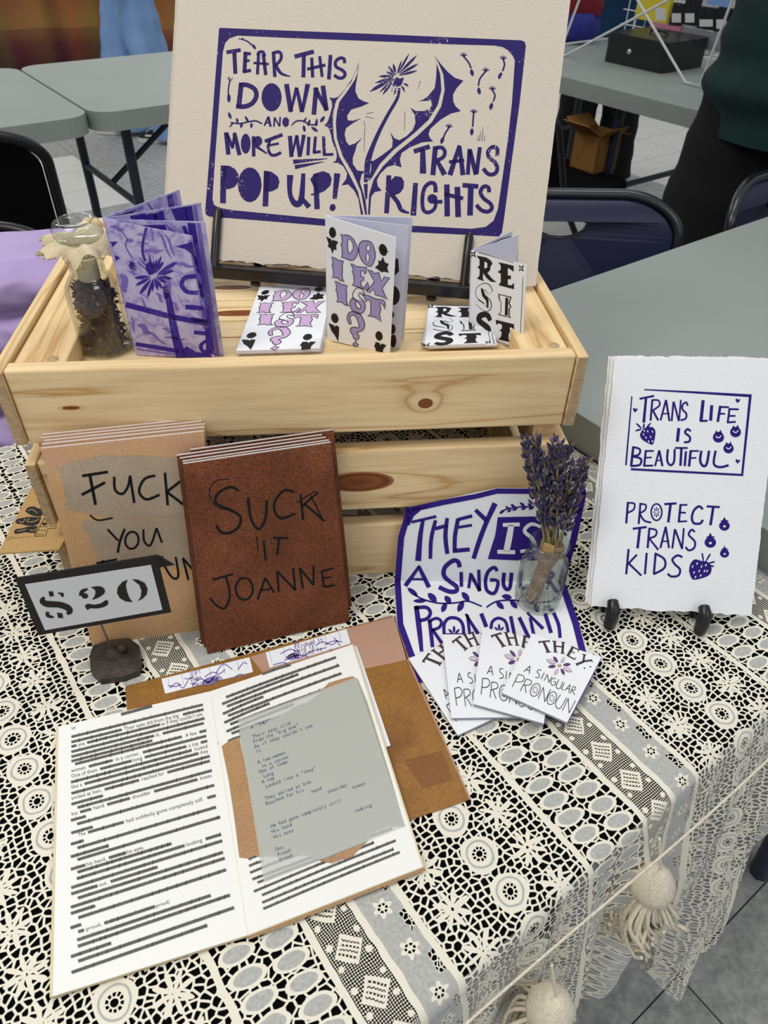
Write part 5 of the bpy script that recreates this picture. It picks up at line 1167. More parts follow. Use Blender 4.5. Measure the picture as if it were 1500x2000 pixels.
def they_cards():
    M['brown_ink'] = plain('brown_black_ink', '#463238', 0.7); M['violet'] = plain('violet_ink', '#5d3a7d', 0.7); M['pale_pink'] = plain('pale_pink_ink', '#d8bfd6', 0.8); M['yellow'] = plain('yellow_ink', '#d8b93e', 0.8); M['purple_back'] = plain('purple_printed_back', '#2b1680', 0.6)
    c1 = lambda x, y: (760 + x * .32, 1180 + y * .32)
    quads = [([c1(420, 800), c1(760, 640), c1(560, 180), c1(118, 330)], 'THEY card at the far left of the fan, mostly covered'), ([c1(380, 695), c1(800, 688), c1(740, 182), c1(325, 186)], 'second THEY card from the left in the fan'), ([c1(512, 608), c1(945, 728), c1(1010, 240), c1(570, 140)], 'third THEY card, under the topmost one of the fan'), ([c1(687, 540), c1(1087, 722), c1(1295, 326), c1(875, 178)], 'rightmost THEY card, lying fully visible on top of the fan')]
    for k, (q, lab) in enumerate(quads):
        z = .0052 + .0042 * k
        zb = .0036 + .0036 * k
        w = [on_z(q[0][0], q[0][1], zb + .0006), on_z(q[1][0], q[1][1], zb), on_z(q[2][0], q[2][1], zb + .0009), on_z(q[3][0], q[3][1], zb + .0015)]
        t = thing('folded_card', tuple(sum(w, V()) / 4 - V((0, 0, zb))), lab, 'card', 'THEY cards fanned on the lace')
        n = qnorm(w)
        mb = MB(); mb.slab(w, n * -.0005)
        A = Art(mb, map_quad(FQ, w)); they_art(A)
        mb.build('front_cover', [M['paper'], M['brown_ink'], M['gray_ink'], M['violet'], M['pale_pink'], M['yellow']], t)
        e = (w[1] - w[0]).normalized() * .0006
        mb = MB(); mb.slab([p - n * .0006 + e for p in w], n * -.0007); mb.build('inner_leaf', M['purple_back'], t)
        mb = MB(); mb.slab([p - n * .0015 + e * .5 for p in w], n * -.0006); mb.build('back_cover', M['paper'], t)
        mb = MB(); mb.slab([p - n * .0023 + e * .8 for p in w], n * -.0004); mb.build('inner_leaf', M['black'], t)
they_cards()

# ------------------------------------------------------------------ lavender in a small bottle
def lavender():
    b = V((.2127, -.0452, .0022)); t = thing('glass_bottle', tuple(b), 'small clear glass bottle holding dried lavender', 'bottle')
    R = .0218
    mb = MB(); mb.lathe([(0, .0008), (R - .003, 0), (R - .0005, .0015), (R, .005), (R, .046), (R - .0012, .053), (R - .0055, .0595), (R - .0068, .063), (R - .0068, .0685), (R - .0040, .0715), (R - .0036, .0745), (R - .0050, .0765), (R - .0072, .0760), (R - .0085, .063), (R - .0072, .0585), (R - .0028, .0525), (R - .0018, .046), (R - .0018, .006), (R - .005, .004), (0, .004)], b, 44); mb.build('body', M['glass_green'], t)
    top = V((.2185, -.036, .172)); rn = random.Random(12)
    g = thing('lavender_bundle', tuple(b + V((0, 0, .0045))), 'bundle of dried lavender with a burlap wrapped stem in the small bottle', 'lavender')
    M['burlap'] = plain('burlap_wrap', '#a58a72', 0.95, spec=0.05, noise=0.35, nscale=380, bump=0.7, bscale=500); M['stem'] = plain('dried_stem', '#98925c', 0.85, noise=0.2, nscale=200); M['bud'] = plain('lavender_bud', '#4b4566', 0.9, noise=0.35, nscale=300); M['bud_pale'] = plain('pale_lavender_bud', '#8f8190', 0.9, noise=0.3, nscale=300); M['bud_brown'] = plain('dry_calyx', '#7b624c', 0.9)
    p0 = b + V((-.006, -.003, .006)); p1 = b + V((.0025, .001, .058)); p2 = b + V((.004, .002, .070))
    mb = MB(); mb.tube([p0, p0.lerp(p1, .4), p0.lerp(p1, .75), p1, p2], [.0072, .0064, .0066, .0098, .0108], 18); mb.build('wrap', M['burlap'], g)
    mb = MB(); mb.obox(b + V((-.0075, -.008, .070)), V((.0085, -.003, -.002)), V((.0008, .0008, 0)), V((-.002, -.002, .014))); mb.build('paper_tab', M['kraft'], g)
    heads = [(1024, 858, .05), (1045, 856, .06), (1080, 862, .06), (1092, 868, .05), (1110, 872, .05), (1146, 900, .05), (1126, 905, .055), (1064, 900, .055), (1100, 905, .05), (1038, 905, .04), (1082, 915, .05), (1055, 930, .045), (1112, 930, .05), (1134, 945, .05), (1090, 945, .05), (1070, 950, .045), (1120, 965, .04)]
    for i, (px, py, ln) in enumerate(heads):
        yo = -.036 + rn.uniform(-.010, .010); tip = on_plane(px, py, V((0, yo, 0)), V((0, 1, 0)))
        a = 2 * PI * i / len(heads); f = p2 + V((.006 * math.cos(a), .006 * math.sin(a), -.008))
        hl = min(ln, (tip - f).length * .6); d = (tip - f).normalized(); base = tip - d * hl
        md = f.lerp(base, .5) + V((rn.uniform(-.002, .002), rn.uniform(-.002, .002), 0))
        mb = MB(); mb.tube(catmull([tuple(x) for x in (f, md, base, tip)], 4), .0009, 6); st = mb.build('stem', M['stem'], g)
        mb = MB(); nb = int(hl / .05 * 84)
        for k in range(nb):
            s = rn.random(); c = base + d * hl * s; an = rn.uniform(0, 2 * PI); e = d.orthogonal().normalized(); e2 = d.cross(e); rr = .0060 * (1 - .55 * s) * (.6 + .4 * math.sin(s * 22))
            q = c + (e * math.cos(an) + e2 * math.sin(an)) * rr; dd = ((q - c).normalized() * .55 + d).normalized(); l = rn.uniform(.0036, .0062)
            mb.tube([q - dd * .0012, q + dd * l * .35, q + dd * l], [.0006, rn.uniform(.0012, .0020), .0004], 5, rn.choices((0, 1, 2), (6, 2.4, 1.2))[0])
        mb.build('flower_head', [M['bud'], M['bud_pale'], M['bud_brown']], st)
lavender()
# ------------------------------------------------------------------ opened zine with loose leaf, and the blacked-out book on it
M['brown_page'] = cover_mat('brown_inside_cover', '#8c5f2a', '#996c31', '#7f5328', .20)
M['pinkish'] = plain('pinkish_brown_print', '#b8917c', 0.7, noise=0.06, nscale=400)
M['book_page'] = plain('book_page', '#f0f0ec', 0.85, spec=0.1)
M['book_age'] = plain('aged_page_rim', '#e3d5ae', 0.9, spec=0.1, noise=0.12, nscale=60)
M['redact'] = plain('grey_black_marker_bar', '#64625e', 0.7, noise=0.22, nscale=120)
M['type'] = plain('book_type', '#4a4a49', 0.8); M['typed'] = plain('typewriter_blue_type', '#4b5170', 0.8); M['kraft_print'] = cover_mat('tan_print', '#ab8258', '#b48c62', '#ad8462', .14)
M['vellum_print'] = plain('grey_print_under_vellum', '#a7a898', 0.8, noise=0.08, nscale=500)
def vellum_mat():
    mt, nt, b = new_mat('translucent_vellum'); b.inputs['Base Color'].default_value = srgb('#dcdfd9'); b.inputs['Roughness'].default_value = 0.5; b.inputs['Alpha'].default_value = 0.34; return mt
M['vellum'] = vellum_mat()
def open_zine():
    z = .0012
    q = [on_z(x, y, z) for x, y in ((0, 0), (918, 1561), (765, 1203), (245, 1340))]; q[0] = q[3] + (q[1] - q[2])
    t = thing('open_zine', tuple(sum(q, V()) / 4 - V((0, 0, z))), 'opened brown zine lying flat underneath the blacked-out book', 'zine')
    n = V((0, 0, 1)); mb = MB(); mb.slab(q, n * -.0009)
    A = Art(mb, map_plane(q[0], n, .36, 400, 1200)); Wm = Art(mb, map_plane(q[0], n, 1, 0, 0))
    A.P([(246, 232), (330, 205), (770, 78), (1030, 12), (1102, 246), (858, 298), (400, 420)], 1)
    A.L(9, (1030, 8), (1100, 245), (1440, 1005), mi=1, curve=False)
    A.P([(1080, 790), (1290, 740), (1345, 900), (1180, 940)], 2)
    M['brown_stain'] = cover_mat('brown_patch', '#7f5227', '#88592c', '#7a4f29', .2)
    mb.build('cover', [M['brown_page'], M['pinkish'], M['brown_stain']], t)
    # printed leaf with typed words and purple sketches
    z2 = .0017; mb = MB(); A = Art(mb, map_plane(V((0, 0, z2)), n, .36, 400, 1200))
    for pts in ([(-236, 350), (242, 232), (262, 312), (-215, 430)], [(330, 206), (768, 78), (792, 158), (352, 290)]):
        w = [on_z(400 + x * .36, 1200 + y * .36, z2) for x, y in pts]; mb.slab(list(reversed(w)), n * -.0003)
    g = 3
    for k in range(6): A.L(1.2, (-200 + 75 * k, 342 - 18.5 * k), (-190 + 75 * k, 400 - 18.5 * k), mi=g); A.L(1.2, (350 + 75 * k, 202 - 22 * k), (365 + 75 * k, 262 - 22 * k), mi=g)
    for p in (((-190, 400), (-150, 372), (-120, 400), (-90, 360)), ((-70, 385), (-20, 350), (20, 372), (60, 330), (95, 350)), ((60, 320), (100, 270), (150, 300)), ((-110, 345), (-90, 352), (-60, 335)), ((150, 350), (190, 325), (225, 335)), ((410, 215), (460, 190), (500, 200)), ((440, 235), (480, 215), (500, 240), (560, 215)), ((560, 205), (620, 190), (660, 180)), ((650, 165), (700, 145), (745, 150)), ((700, 125), (735, 170)), ((370, 275), (420, 262), (450, 268)), ((-200, 385), (-160, 392), (-130, 378)), ((0, 340), (40, 315), (80, 322), (110, 300)), ((180, 300), (210, 262), (230, 270)), ((600, 170), (640, 150), (690, 165), (720, 140)), ((430, 250), (500, 222), (560, 230))): A.L(6, *p, mi=1)
    A.E(30, 360, 48, 20, -18, 1); A.E(480, 228, 36, 18, -18, 1)
    A.text(-78, 368, 36, 'Them', -.26, 2, adv=15); A.text(-70, 398, 36, 'Their kinds.', -.26, 2, adv=15); A.text(-80, 336, 30, 'SOFT', -.26, 1, adv=16)
    A.text(485, 168, 36, 'It', -.28, 2, adv=16); A.text(490, 190, 36, 'Flicked It', -.28, 2, adv=16); A.text(490, 214, 36, 'Held It', -.28, 2, adv=16); A.text(500, 236, 36, 'Licked It', -.28, 2, adv=16)
    mb.build('printed_leaf', [M['paper'], plain('violet_sketch_ink', '#8f7fc2', .8, noise=.2, nscale=500), M['violet'], M['gray_ink']], t)
    mb = MB(); w = [on_z(x, y, .0025) for x, y in ((745, 1462), (763, 1456), (697, 1262), (680, 1262))]; mb.slab(w, n * -.0004); mb.build('white_leaf', M['paper'], t)
open_zine()
ROWS = [(410, 175, 0, [('b', 175, 930)]), (440, 175, 0, [('b', 175, 465), ('t', 480, 'Their eyes slid from the big', 802), ('b', 815, 935)]),
 (466, 175, 0, [('b', 175, 205), ('t', 213, 'one', 255), ('b', 265, 685), ('t', 692, "as if they couldn't see", 936)]), (496, 175, 0, [('b', 175, 940)]),
 (524, 175, 0, [('b', 175, 650), ('t', 660, 'it.', 688), ('b', 700, 936)]), (550, 175, 0, [('b', 175, 640)]), (572, 175, 0, [('b', 196, 810), ('t', 832, 'A few', 900), ('b', 910, 950)]),
 (606, 175, 0, [('t', 176, 'women', 260), ('b', 275, 413), ('t', 430, 'in a corner,', 572), ('b', 585, 950)]), (638, 175, 0, [('t', 176, 'One of them', 330), ('b', 340, 522), ('t', 530, 'long', 585), ('b', 596, 836), ('t', 850, 'a top', 908), ('b', 918, 956)]),
 (670, 175, 0, [('b', 172, 866), ('t', 884, 'looked', 960)]), (700, 175, 0, [('t', 176, 'like a', 240), ('b', 250, 906), ('t', 916, 'they', 964)]), (735, 175, 0, [('b', 175, 970)]), (764, 175, 0, [('t', 176, 'smiled at him,', 356), ('b', 366, 564), ('t', 580, 'reached for', 714), ('b', 726, 970)]),
 (797, 175, 0, [('b', 175, 356)]), (826, 175, 0, [('b', 210, 982)]), (856, 175, 0, [('t', 178, 'his', 214), ('b', 225, 290), ('t', 304, 'hand', 366), ('b', 380, 512), ('t', 526, 'shoulder', 636), ('b', 650, 900), ('t', 916, 'knees', 984)]), (889, 175, 0, [('b', 172, 258)]),
 (920, 175, 0, [('b', 208, 996)]), (962, 175, 0, [('b', 174, 298)]), (986, 175, 0, [('t', 216, 'The', 260), ('b', 270, 476), ('t', 490, 'had suddenly gone completely still', 946), ('b', 955, 1004)]), (1026, 175, 0, [('b', 172, 246)]), (1058, 175, 0, [('b', 210, 1006)]), (1098, 175, 0, [('b', 172, 390)]),
 (1126, 175, 0, [('b', 210, 1030)]), (1170, 175, 0, [('b', 172, 256), ('t', 264, 'his hand,', 382), ('b', 390, 490), ('t', 496, 'his eyes.', 598)]), (1198, 175, 0, [('b', 210, 750)]), (1234, 175, 0, [('b', 206, 826), ('t', 836, 'looking', 932), ('b', 946, 1034)]),
 (1276, 175, 0, [('b', 174, 1042)]), (1312, 175, 0, [('b', 174, 326), ('t', 336, 'out.', 386), ('b', 400, 670)]), (1348, 175, 0, [('b', 212, 1046)]), (1388, 175, 0, [('b', 172, 1056)]), (1424, 175, 0, [('b', 172, 312)]), (1462, 175, 0, [('b', 214, 1064)]), (1506, 175, 0, [('b', 170, 232)]),
 (1543, 175, 0, [('b', 214, 248), ('t', 260, 'proud,', 354), ('b', 364, 656), ('t', 662, "proud.'", 752)]), (1588, 175, 0, [('b', 208, 976)]), (1626, 175, 0, [('b', 212, 1086)]), (1672, 175, 0, [('b', 172, 404)]), (1712, 175, 0, [('b', 214, 1110)]), (1764, 175, 0, [('b', 176, 956)])]
def open_book():
    n = V((0, 0, 1)); rn = random.Random(3)
    zl, zr = .0052, .0066
    Lq = [on_z(x, y, zl) for x, y in ((97, 1948), (485, 1826), (411, 1350), (110, 1420))]
    Rq = [on_z(x, y, zr) for x, y in ((485, 1826), (828, 1692), (690, 1258), (411, 1350))]
    t = thing('open_book', tuple((Lq[1] + Lq[2]) / 2 - V((0, 0, zl))), 'open book with most lines blacked out and a vellum sheet taped in', 'book')
    mb = MB(); mb.slab(Lq, n * -.0010, 0, 2)
    A = Art(mb, map_plane(Lq[0], n, .34, 80, 1300), sub=60)
    def rim(a, b, w, k=1):
        mb.add([a + n * LIFT, b + n * LIFT, b + n * LIFT + w, a + n * LIFT + w], [(0, 1, 2, 3)], 2)
    ux = (Lq[1] - Lq[0]).normalized(); uy = (Lq[3] - Lq[0]).normalized()
    rim(Lq[0], Lq[3], ux * .0016)
    A.L(17, (460, 281), (638, 233)); A.text(176, 370, 24, '54', -.2, 3)
    for yl, xl, _, segs in ROWS:
        sl = -(.245 + (yl - 410) / 1360 * .103)
        for sg in segs:
            y0 = yl + sl * (sg[1] - 175)
            if sg[0] == 'b':
                x, x1 = sg[1], sg[2]; A.L(13 + yl * .0035, (x, y0), (x1, yl + sl * (x1 - 175)), mi=1)
                while x < x1 - 30:
                    x += rn.uniform(26, 90); yy = yl + sl * (x - 175)
                    if x < x1 - 4: A.L(3, (x, yy - 13), (x + 2, yy + rn.choice((-6, 12))), mi=3)
            else:
                vs, _f = glyphs(sg[2]); wd = max(p[0] for p in vs); A.text(sg[1], y0 + 9, 31, sg[2], sl, 3, wid=(sg[3] - sg[1]) / (wd * 31))
    mb.build('left_page', [M['book_page'], M['redact'], M['book_age'], M['type']], t)
    mb = MB(); mb.slab([p - n * .0011 for p in Lq], n * -.0022); mb.build('left_pages', M['book_age'], t)
    # right page
    mb = MB(); mb.slab(Rq, n * -.0008, 0, 2)
    ux = (Rq[1] - Rq[0]).normalized(); rim(Rq[2], Rq[1], ux * -.0012)
    A = Art(mb, map_plane(Rq[0], n, .36, 400, 1200), sub=60); L = A.L
    for a, b in (((312, 325), (466, 274)), ((115, 450), (712, 233)), ((94, 487), (508, 325)), ((120, 500), (730, 276)), ((98, 541), (318, 446)), ((126, 551), (742, 320)), ((106, 588), (352, 483)), ((138, 597), (640, 410)), ((118, 636), (482, 488)), ((145, 647), (440, 545)), ((126, 690), (192, 664)),
                 ((238, 1330), (300, 1305)), ((240, 1366), (318, 1338)), ((245, 1402), (540, 1290)), ((258, 1438), (1016, 1163)), ((286, 1456), (640, 1320)), ((266, 1504), (918, 1238)), ((310, 1524), (1036, 1227)), ((312, 1564), (1024, 1274)), ((317, 1598), (1058, 1290))):
        L(14, a, (a[0] * .5 + b[0] * .5, a[1] * .5 + b[1] * .5 - 3), b)
        x = a[0]
        while x < b[0] - 40:
            x += rn.uniform(30, 95); f = (x - a[0]) / (b[0] - a[0])
            if f < 1: yy = a[1] + (b[1] - a[1]) * f; L(3, (x, yy - 14), (x + 2, yy + 4), mi=3)
    A.text(676, 205, 22, '55', -.35, 3); A.text(815, 1396, 20, '101', -.35, 3); A.text(72, 705, 20, 't', -.3, 3)
    T2 = 2
    A.P([(92, 716), (120, 695), (186, 668), (250, 960), (318, 1322), (270, 1310), (236, 1326), (188, 1320), (160, 1100), (130, 900)], 4, T2); A.P([(626, 412), (655, 392), (672, 372), (740, 352), (800, 336), (828, 352), (840, 420), (700, 440)], 4, T2); A.P([(620, 1338), (700, 1300), (800, 1240), (880, 1236), (832, 1282), (800, 1316), (740, 1332), (690, 1352)], 4, T2)
    A.P([(186, 640), (260, 612), (345, 590), (420, 545), (510, 492), (560, 478), (640, 420), (830, 352), (882, 480), (1000, 860), (1084, 1152), (1000, 1150), (920, 1180), (872, 1242), (740, 1290), (640, 1332), (590, 1326), (556, 1306), (420, 1316), (312, 1312), (250, 960)], 5, 3)
    mb.build('right_page', [M['book_page'], M['redact'], M['book_age'], M['type'], M['kraft_print'], M['vellum_print']], t)
    mb = MB()
    for k, (dz, e) in enumerate(((.0009, .0004), (.0021, .0011), (.0034, .0002))):
        mb.slab([p - n * dz + (Rq[1] - Rq[2]).normalized() * (e + .0006 * k) * (1 if i in (0, 1) else 0) for i, p in enumerate(Rq)], n * -.0009, k % 2)
    mb.build('right_pages', [M['book_age'], M['kraft_print']], t)
    # vellum sheet with typed poem
    zv = zr + .0012; mb = MB()
    w = [on_z(400 + x * .36, 1200 + y * .36, zv) for x, y in ((320, 1452), (1086, 1146), (822, 340), (180, 574))]
    mb.slab(w, n * -.00015)
    A = Art(mb, map_plane(w[0], n, .36, 400, 1200)); s = -.375
    for x, y, tx in ((252, 622, 'A "THEY"'), (262, 674, 'Their eyes slid'), (265, 700, 'From the "big one"'), (272, 727, "As if they couldn't see"), (280, 753, 'It'), (290, 812, 'A few women'), (310, 834, 'In a corner'), (298, 864, 'One of them'), (320, 888, 'Long'), (312, 918, 'A top'), (333, 943, 'Looked like a "they"'), (330, 1008, 'They smiled at him'), (335, 1036, 'Reached for his'), (582, 970, 'hand'), (668, 972, 'shoulder'), (805, 948, 'knees'), (362, 1158, 'He had gone completely still'), (812, 1078, 'looking'), (366, 1188, 'His hand'), (376, 1218, 'His eyes'), (388, 1284, 'Out'), (398, 1312, 'Proud'), (408, 1340, 'Proud')):
        A.text(x, y, 27, tx, s, 1, adv=14.6)
    mb.build('vellum_sheet', [M['vellum'], M['typed']], t)
open_book()

# ------------------------------------------------------------------ background
folding_table(tn(-1.40, 1.83), T_, N_, 1.826, .76, 0.0, 'grey folding table at the far left behind the black chair', th=.05, r=.07, mats=('gray_top', 'navy_metal'))
t2 = folding_table(tn(.433, 1.84), T_, N_, 1.46, .745, 0.0, 'grey folding table behind the print, nearest to the person in jeans', th=.05, r=.07, mats=('gray_top', 'navy_metal'), inset=.0)
folding_table(tn(1.945, .38), T_, N_, .745, 1.83, 0.0, 'grey folding table carrying the cash box and wire rack', th=.05, r=.03, mats=('gray_top', 'navy_metal'), legs=False)
def long_table_legs():
    t = [o for o in bpy.data.objects if o.get('label', '').startswith('grey folding table carrying')][0]
    for n in (.60, 1.30, 1.98):
        for tt in (2.02, 2.60):
            if n == .60 or tt: 
                p = tn(tt, n); mb = MB(); mb.tube([V((p.x, p.y, -.05)), V((p.x, p.y, FL))], .017, 8); mb.build('leg', M['navy_metal'], t)
        a, b = tn(2.02, n, -.33), tn(2.60, n, -.33); mb = MB(); mb.tube([a, b], .011, 8); mb.build('crossbar', M['navy_metal'], t)
long_table_legs()
M['black_fabric'] = plain('black_upholstery', '#0e0d0f', 0.95, spec=0.1, noise=0.2, nscale=200)
M['navy_panel'] = plain('dark_navy_plastic', '#14183a', 0.40, spec=0.4); M['dark_tube'] = plain('dark_blue_black_tube', '#14151e', 0.25, spec=0.7)
def chair(x, y, yaw, label, hole=True, key='navy_panel', w=.43, seat_z=-.27, top=.085, nm='folding_chair'):
    c, s = math.cos(math.radians(yaw)), math.sin(math.radians(yaw)); U = V((c, s, 0)); F = V((-s, c, 0))      # F: the way the seat points
    t = thing(nm, (x, y, FL), label, 'chair'); o = V((x, y, 0)); Z = V((0, 0, 1)); bk = -F * .10
    def at(a, h, d=0): return o + U * a + Z * h + bk * ((h - seat_z) / (top - seat_z)) + F * d
    h0 = top - .30; r = .10; hw = w / 2 - .012
    out = []
    for k in range(13):
        a = PI * k / 24; out.append((hw - r + r * math.cos(a), top - .075 + .065 * math.sin(a)))
    for k in range(13):
        a = PI / 2 + PI * k / 24; out.append((-hw + r + r * math.cos(a), top - .075 + .065 * math.sin(a)))
    out += [(-hw, h0 + .02), (-hw + .02, h0), (hw - .02, h0), (hw, h0 + .02)]
    holes = []
    if hole: holes = [[(.052 * math.cos(2 * PI * k / 16) , top - .055 + (.026 if math.sin(2 * PI * k / 16) < 0 else .012) * math.sin(2 * PI * k / 16)) for k in range(16)]]
    mb = MB(); loops = [[V((p[0], p[1], 0)) for p in l] for l in [out] + holes]; flat = [p for l in loops for p in l]; tr = geometry.tessellate_polygon(loops)
    bow = lambda a: -.03 * (1 - (a / hw) ** 2)
    fr = [at(p.x, p.y, bow(p.x)) for p in flat]; bkp = [at(p.x, p.y, bow(p.x) - .012) for p in flat]
    mb.add(fr, [tuple(q) for q in tr]); mb.add(bkp, [tuple(q) for q in tr]); b = 0
    for l in loops:
        m_ = len(l); mb.add(fr[b:b + m_] + bkp[b:b + m_], [(i, (i + 1) % m_, m_ + (i + 1) % m_, m_ + i) for i in range(m_)]); b += m_
    mb.build('backrest', M[key], t)
    if hole:
        mb = MB(); hl = [at(p[0], p[1], bow(p[0]) - .006) for p in holes[0]]; mb.tube(hl + hl[:2], .0045, 6, caps=False); mb.build('handle_rim', M['dark_tube'], t)
    path = [o + U * -hw + V((0, 0, FL + .012)) + F * .34, at(-w / 2, seat_z)] + [at(-p[0] * (w / 2 / hw), p[1] + .006, bow(p[0]) - .004) for p in out[:26]] + [at(w / 2, seat_z), o + U * hw + V((0, 0, FL + .012)) + F * .34]
    path = [path[0], path[1]] + [at(p[0] * (w / 2 / hw), p[1] + .006, bow(p[0]) - .004) for p in reversed(out[:26])] + [path[-2], path[-1]]
    mb = MB(); mb.tube(path, .0105, 10); mb.build('frame', M['dark_tube' if hole else 'blackmetal'], t)
    mb = MB(); sp = [o + U * a + F * d + V((0, 0, seat_z)) for a, d in ((-hw + .03, .0), (hw - .03, .0), (hw - .01, .05), (hw - .02, .34), (hw - .06, .38), (-hw + .06, .38), (-hw + .02, .34), (-hw + .01, .05))]; mb.slab(sp, V((0, 0, -.025))); mb.build('seat', M[key], t, bevel=.006)
    for sx in (-1, 1):
        mb = MB(); mb.tube([o + U * sx * (hw - .03) + F * .30 + V((0, 0, seat_z - .02)), o + U * sx * (hw - .03) - F * .16 + V((0, 0, FL + .012))], .011, 8); mb.build('leg', M['dark_tube'], t)
    return t
chair(.470, .735, 176, 'navy folding chair with handle slot behind the grey table, right of the print')
chair(1.036, .885, 212, 'navy folding chair at the right edge, in front of the person in green')
chair(-.72, 1.02, 18, 'black upholstered chair at the left in front of the grey tables', False, 'black_fabric', .46, -.27, .165, 'padded_chair')
chair(.70, 2.02, -59, 'black chair half hidden behind the right edge of the big print', False, 'black_fabric', .44, -.27, .02, 'padded_chair')
jc = chair(-.62, .66, 188, 'black chair under the lilac jacket behind the crate', False, 'black_fabric', .44, -.27, .06, 'padded_chair')
def jacket():
    M['lilac_nylon'] = plain('lilac_nylon', '#b59fd2', 0.5, spec=0.4, noise=0.07, nscale=20, bump=0.25, bscale=60)
    c, s = math.cos(math.radians(8)), math.sin(math.radians(8)); U = V((c, s, 0)); F = V((-s, c, 0)); o = V((-.60, .50, 0))
    vs = []; nu, nv = 60, 90; W = .29; H = .37
    for j in range(nv + 1):
        h = j / nv
        for i in range(nu + 1):
            a = i / nu * 2 - 1
            ph = h * 5.0 + .12; puff = .038 * abs(math.sin(PI * ph)) ** .6
            z = .110 - H * h - .02 * abs(a) ** 5 + .004 * math.sin(9 * a + 7 * h) * min(1, h * 6)
            d = -.02 - .045 * h - puff * (1 - .3 * abs(a)) - .005 * math.sin(26 * a + 5 * math.sin(ph * 3)) * abs(math.sin(PI * ph)) + .05 * abs(a) ** 4
            if h < .04: d += .03 * (1 - h / .04)
            vs.append(o + U * a * W + F * (d) + V((0, 0, z)))
    n = (nu + 1); fs = [(j * n + i, j * n + i + 1, (j + 1) * n + i + 1, (j + 1) * n + i) for j in range(nv) for i in range(nu)]
    mb = MB(); mb.add(vs, fs, 0, True)
    bk = [v + F * (.11) for v in vs[::1]]; mb.add(bk, [tuple(reversed(f)) for f in fs], 0, True)
    top = [vs[i] for i in range(n)] + [bk[i] for i in range(n)]; mb.add(top, [(i, n + i, n + i + 1, i + 1) for i in range(nu)], 0, True)
    for col in (0, nu): 
        e = [vs[j * n + col] for j in range(nv + 1)] + [bk[j * n + col] for j in range(nv + 1)]; mb.add(e, [(j, j + 1, nv + 2 + j, nv + 1 + j) for j in range(nv)], 0, True)
    tag(mb.build('puffer_jacket', M['lilac_nylon'], origin=tuple(o)), 'lilac quilted puffer jacket hung over a chair behind the crate', 'jacket')
jacket()
# plaid cloth on the far table
def plaid():
    mt, nt, b = new_mat('autumn_plaid_cloth'); X.nt = nt; tc = node(nt, 'ShaderNodeTexCoord'); sp = node(nt, 'ShaderNodeSeparateXYZ'); nt.links.new(tc.outputs['Object'], sp.inputs[0])
    n = node(nt, 'ShaderNodeTexNoise', i_Scale=3.0); nt.links.new(tc.outputs['Object'], n.inputs[0])
    def band(src, p, o): 
        v = (X(src) / p + o).mod(1.0); return v
    u = band(sp.outputs[0], .62, .1); w = band(sp.outputs[2], .60, .38)
    st = [(0.0, srgb('#5a2431')), (0.22, srgb('#82603a')), (0.40, srgb('#2e1a20')), (0.60, srgb('#8a4a2c')), (0.80, srgb('#6e6a35')), (1.0, srgb('#4a1f2b'))]
    a = ramp(nt, u.k, st); c = ramp(nt, w.k, [(0.0, srgb('#b0803f')), (0.34, srgb('#a2622f')), (0.44, srgb('#2f1a1f')), (0.62, srgb('#5b2230')), (0.8, srgb('#6f2f35')), (1.0, srgb('#8f5f35'))])
    for r in (a, c): r.node.color_ramp.interpolation = 'EASE'
    nt.links.new(mixc(nt, 0.55, a, c), b.inputs['Base Color']); b.inputs['Roughness'].default_value = 0.9
    t = thing('plaid_cloth', (-1.9, 5.7, FL), 'autumn coloured plaid cloth hanging behind the grey tables', 'cloth')
    vs = []; nu = 90
    for i in range(nu + 1):
        x = -4.2 + 4.2 * i / nu; d = .03 * math.sin(x * 7) + .02 * math.sin(x * 17 + 1)
        for z in (.55, .1, -.3, FL + .01): vs.append(V((x, 5.7 + d * (1 + (.55 - z)), z)))
    mb = MB(); mb.add(vs, [(i * 4 + j, (i + 1) * 4 + j, (i + 1) * 4 + j + 1, i * 4 + j + 1) for i in range(nu) for j in range(3)], 0, True)
    o = mb.build('drape', mt, t); so = o.modifiers.new('thickness', 'SOLIDIFY'); so.thickness = .004
    mb = MB(); mb.tube([V((-4.25, 5.7, .56)), V((.05, 5.7, .56))], .014, 8); mb.build('rail', M['blackmetal'], t)
    for x in (-4.2, 0.02): mb = MB(); mb.tube([V((x, 5.76, FL)), V((x, 5.76, .56))], .014, 8); mb.build('post', M['blackmetal'], t)
plaid()
# ------------------------------------------------------------------ people
def skin(name, pts, edges, mat, parent, sub=2, root=0):
    """pts: (x, y, z, radius[, radius2])"""
    off = V(parent.location); me = bpy.data.meshes.new(name); me.from_pydata([tuple(V(p[:3]) - off) for p in pts], edges, []); me.materials.append(mat)
    o = bpy.data.objects.new(name, me); COL.objects.link(o); o.parent = parent
    md = o.modifiers.new('skin', 'SKIN'); md.use_smooth_shade = True
    if not me.skin_vertices: me.skin_vertices.new()
    sv = me.skin_vertices[0].data
    for i, p in enumerate(pts): sv[i].radius = (p[3], p[4] if len(p) > 4 else p[3]); sv[i].use_root = (i == root)
    ss = o.modifiers.new('sub', 'SUBSURF'); ss.levels = sub; ss.render_levels = sub
    return o
M['skin_tone'] = plain('skin', '#c79a80', 0.6); M['denim'] = plain('light_blue_denim', '#86aada', 0.9, noise=0.22, nscale=9, bump=0.3, bscale=40, stretch=(1, 1, .35)); M['olive'] = plain('olive_green_cloth', '#55633d', 0.9, noise=.15, nscale=20); M['shoe_black'] = plain('black_canvas', '#17161a', 0.8); M['sole'] = plain('white_rubber', '#d8d6d0', 0.6)
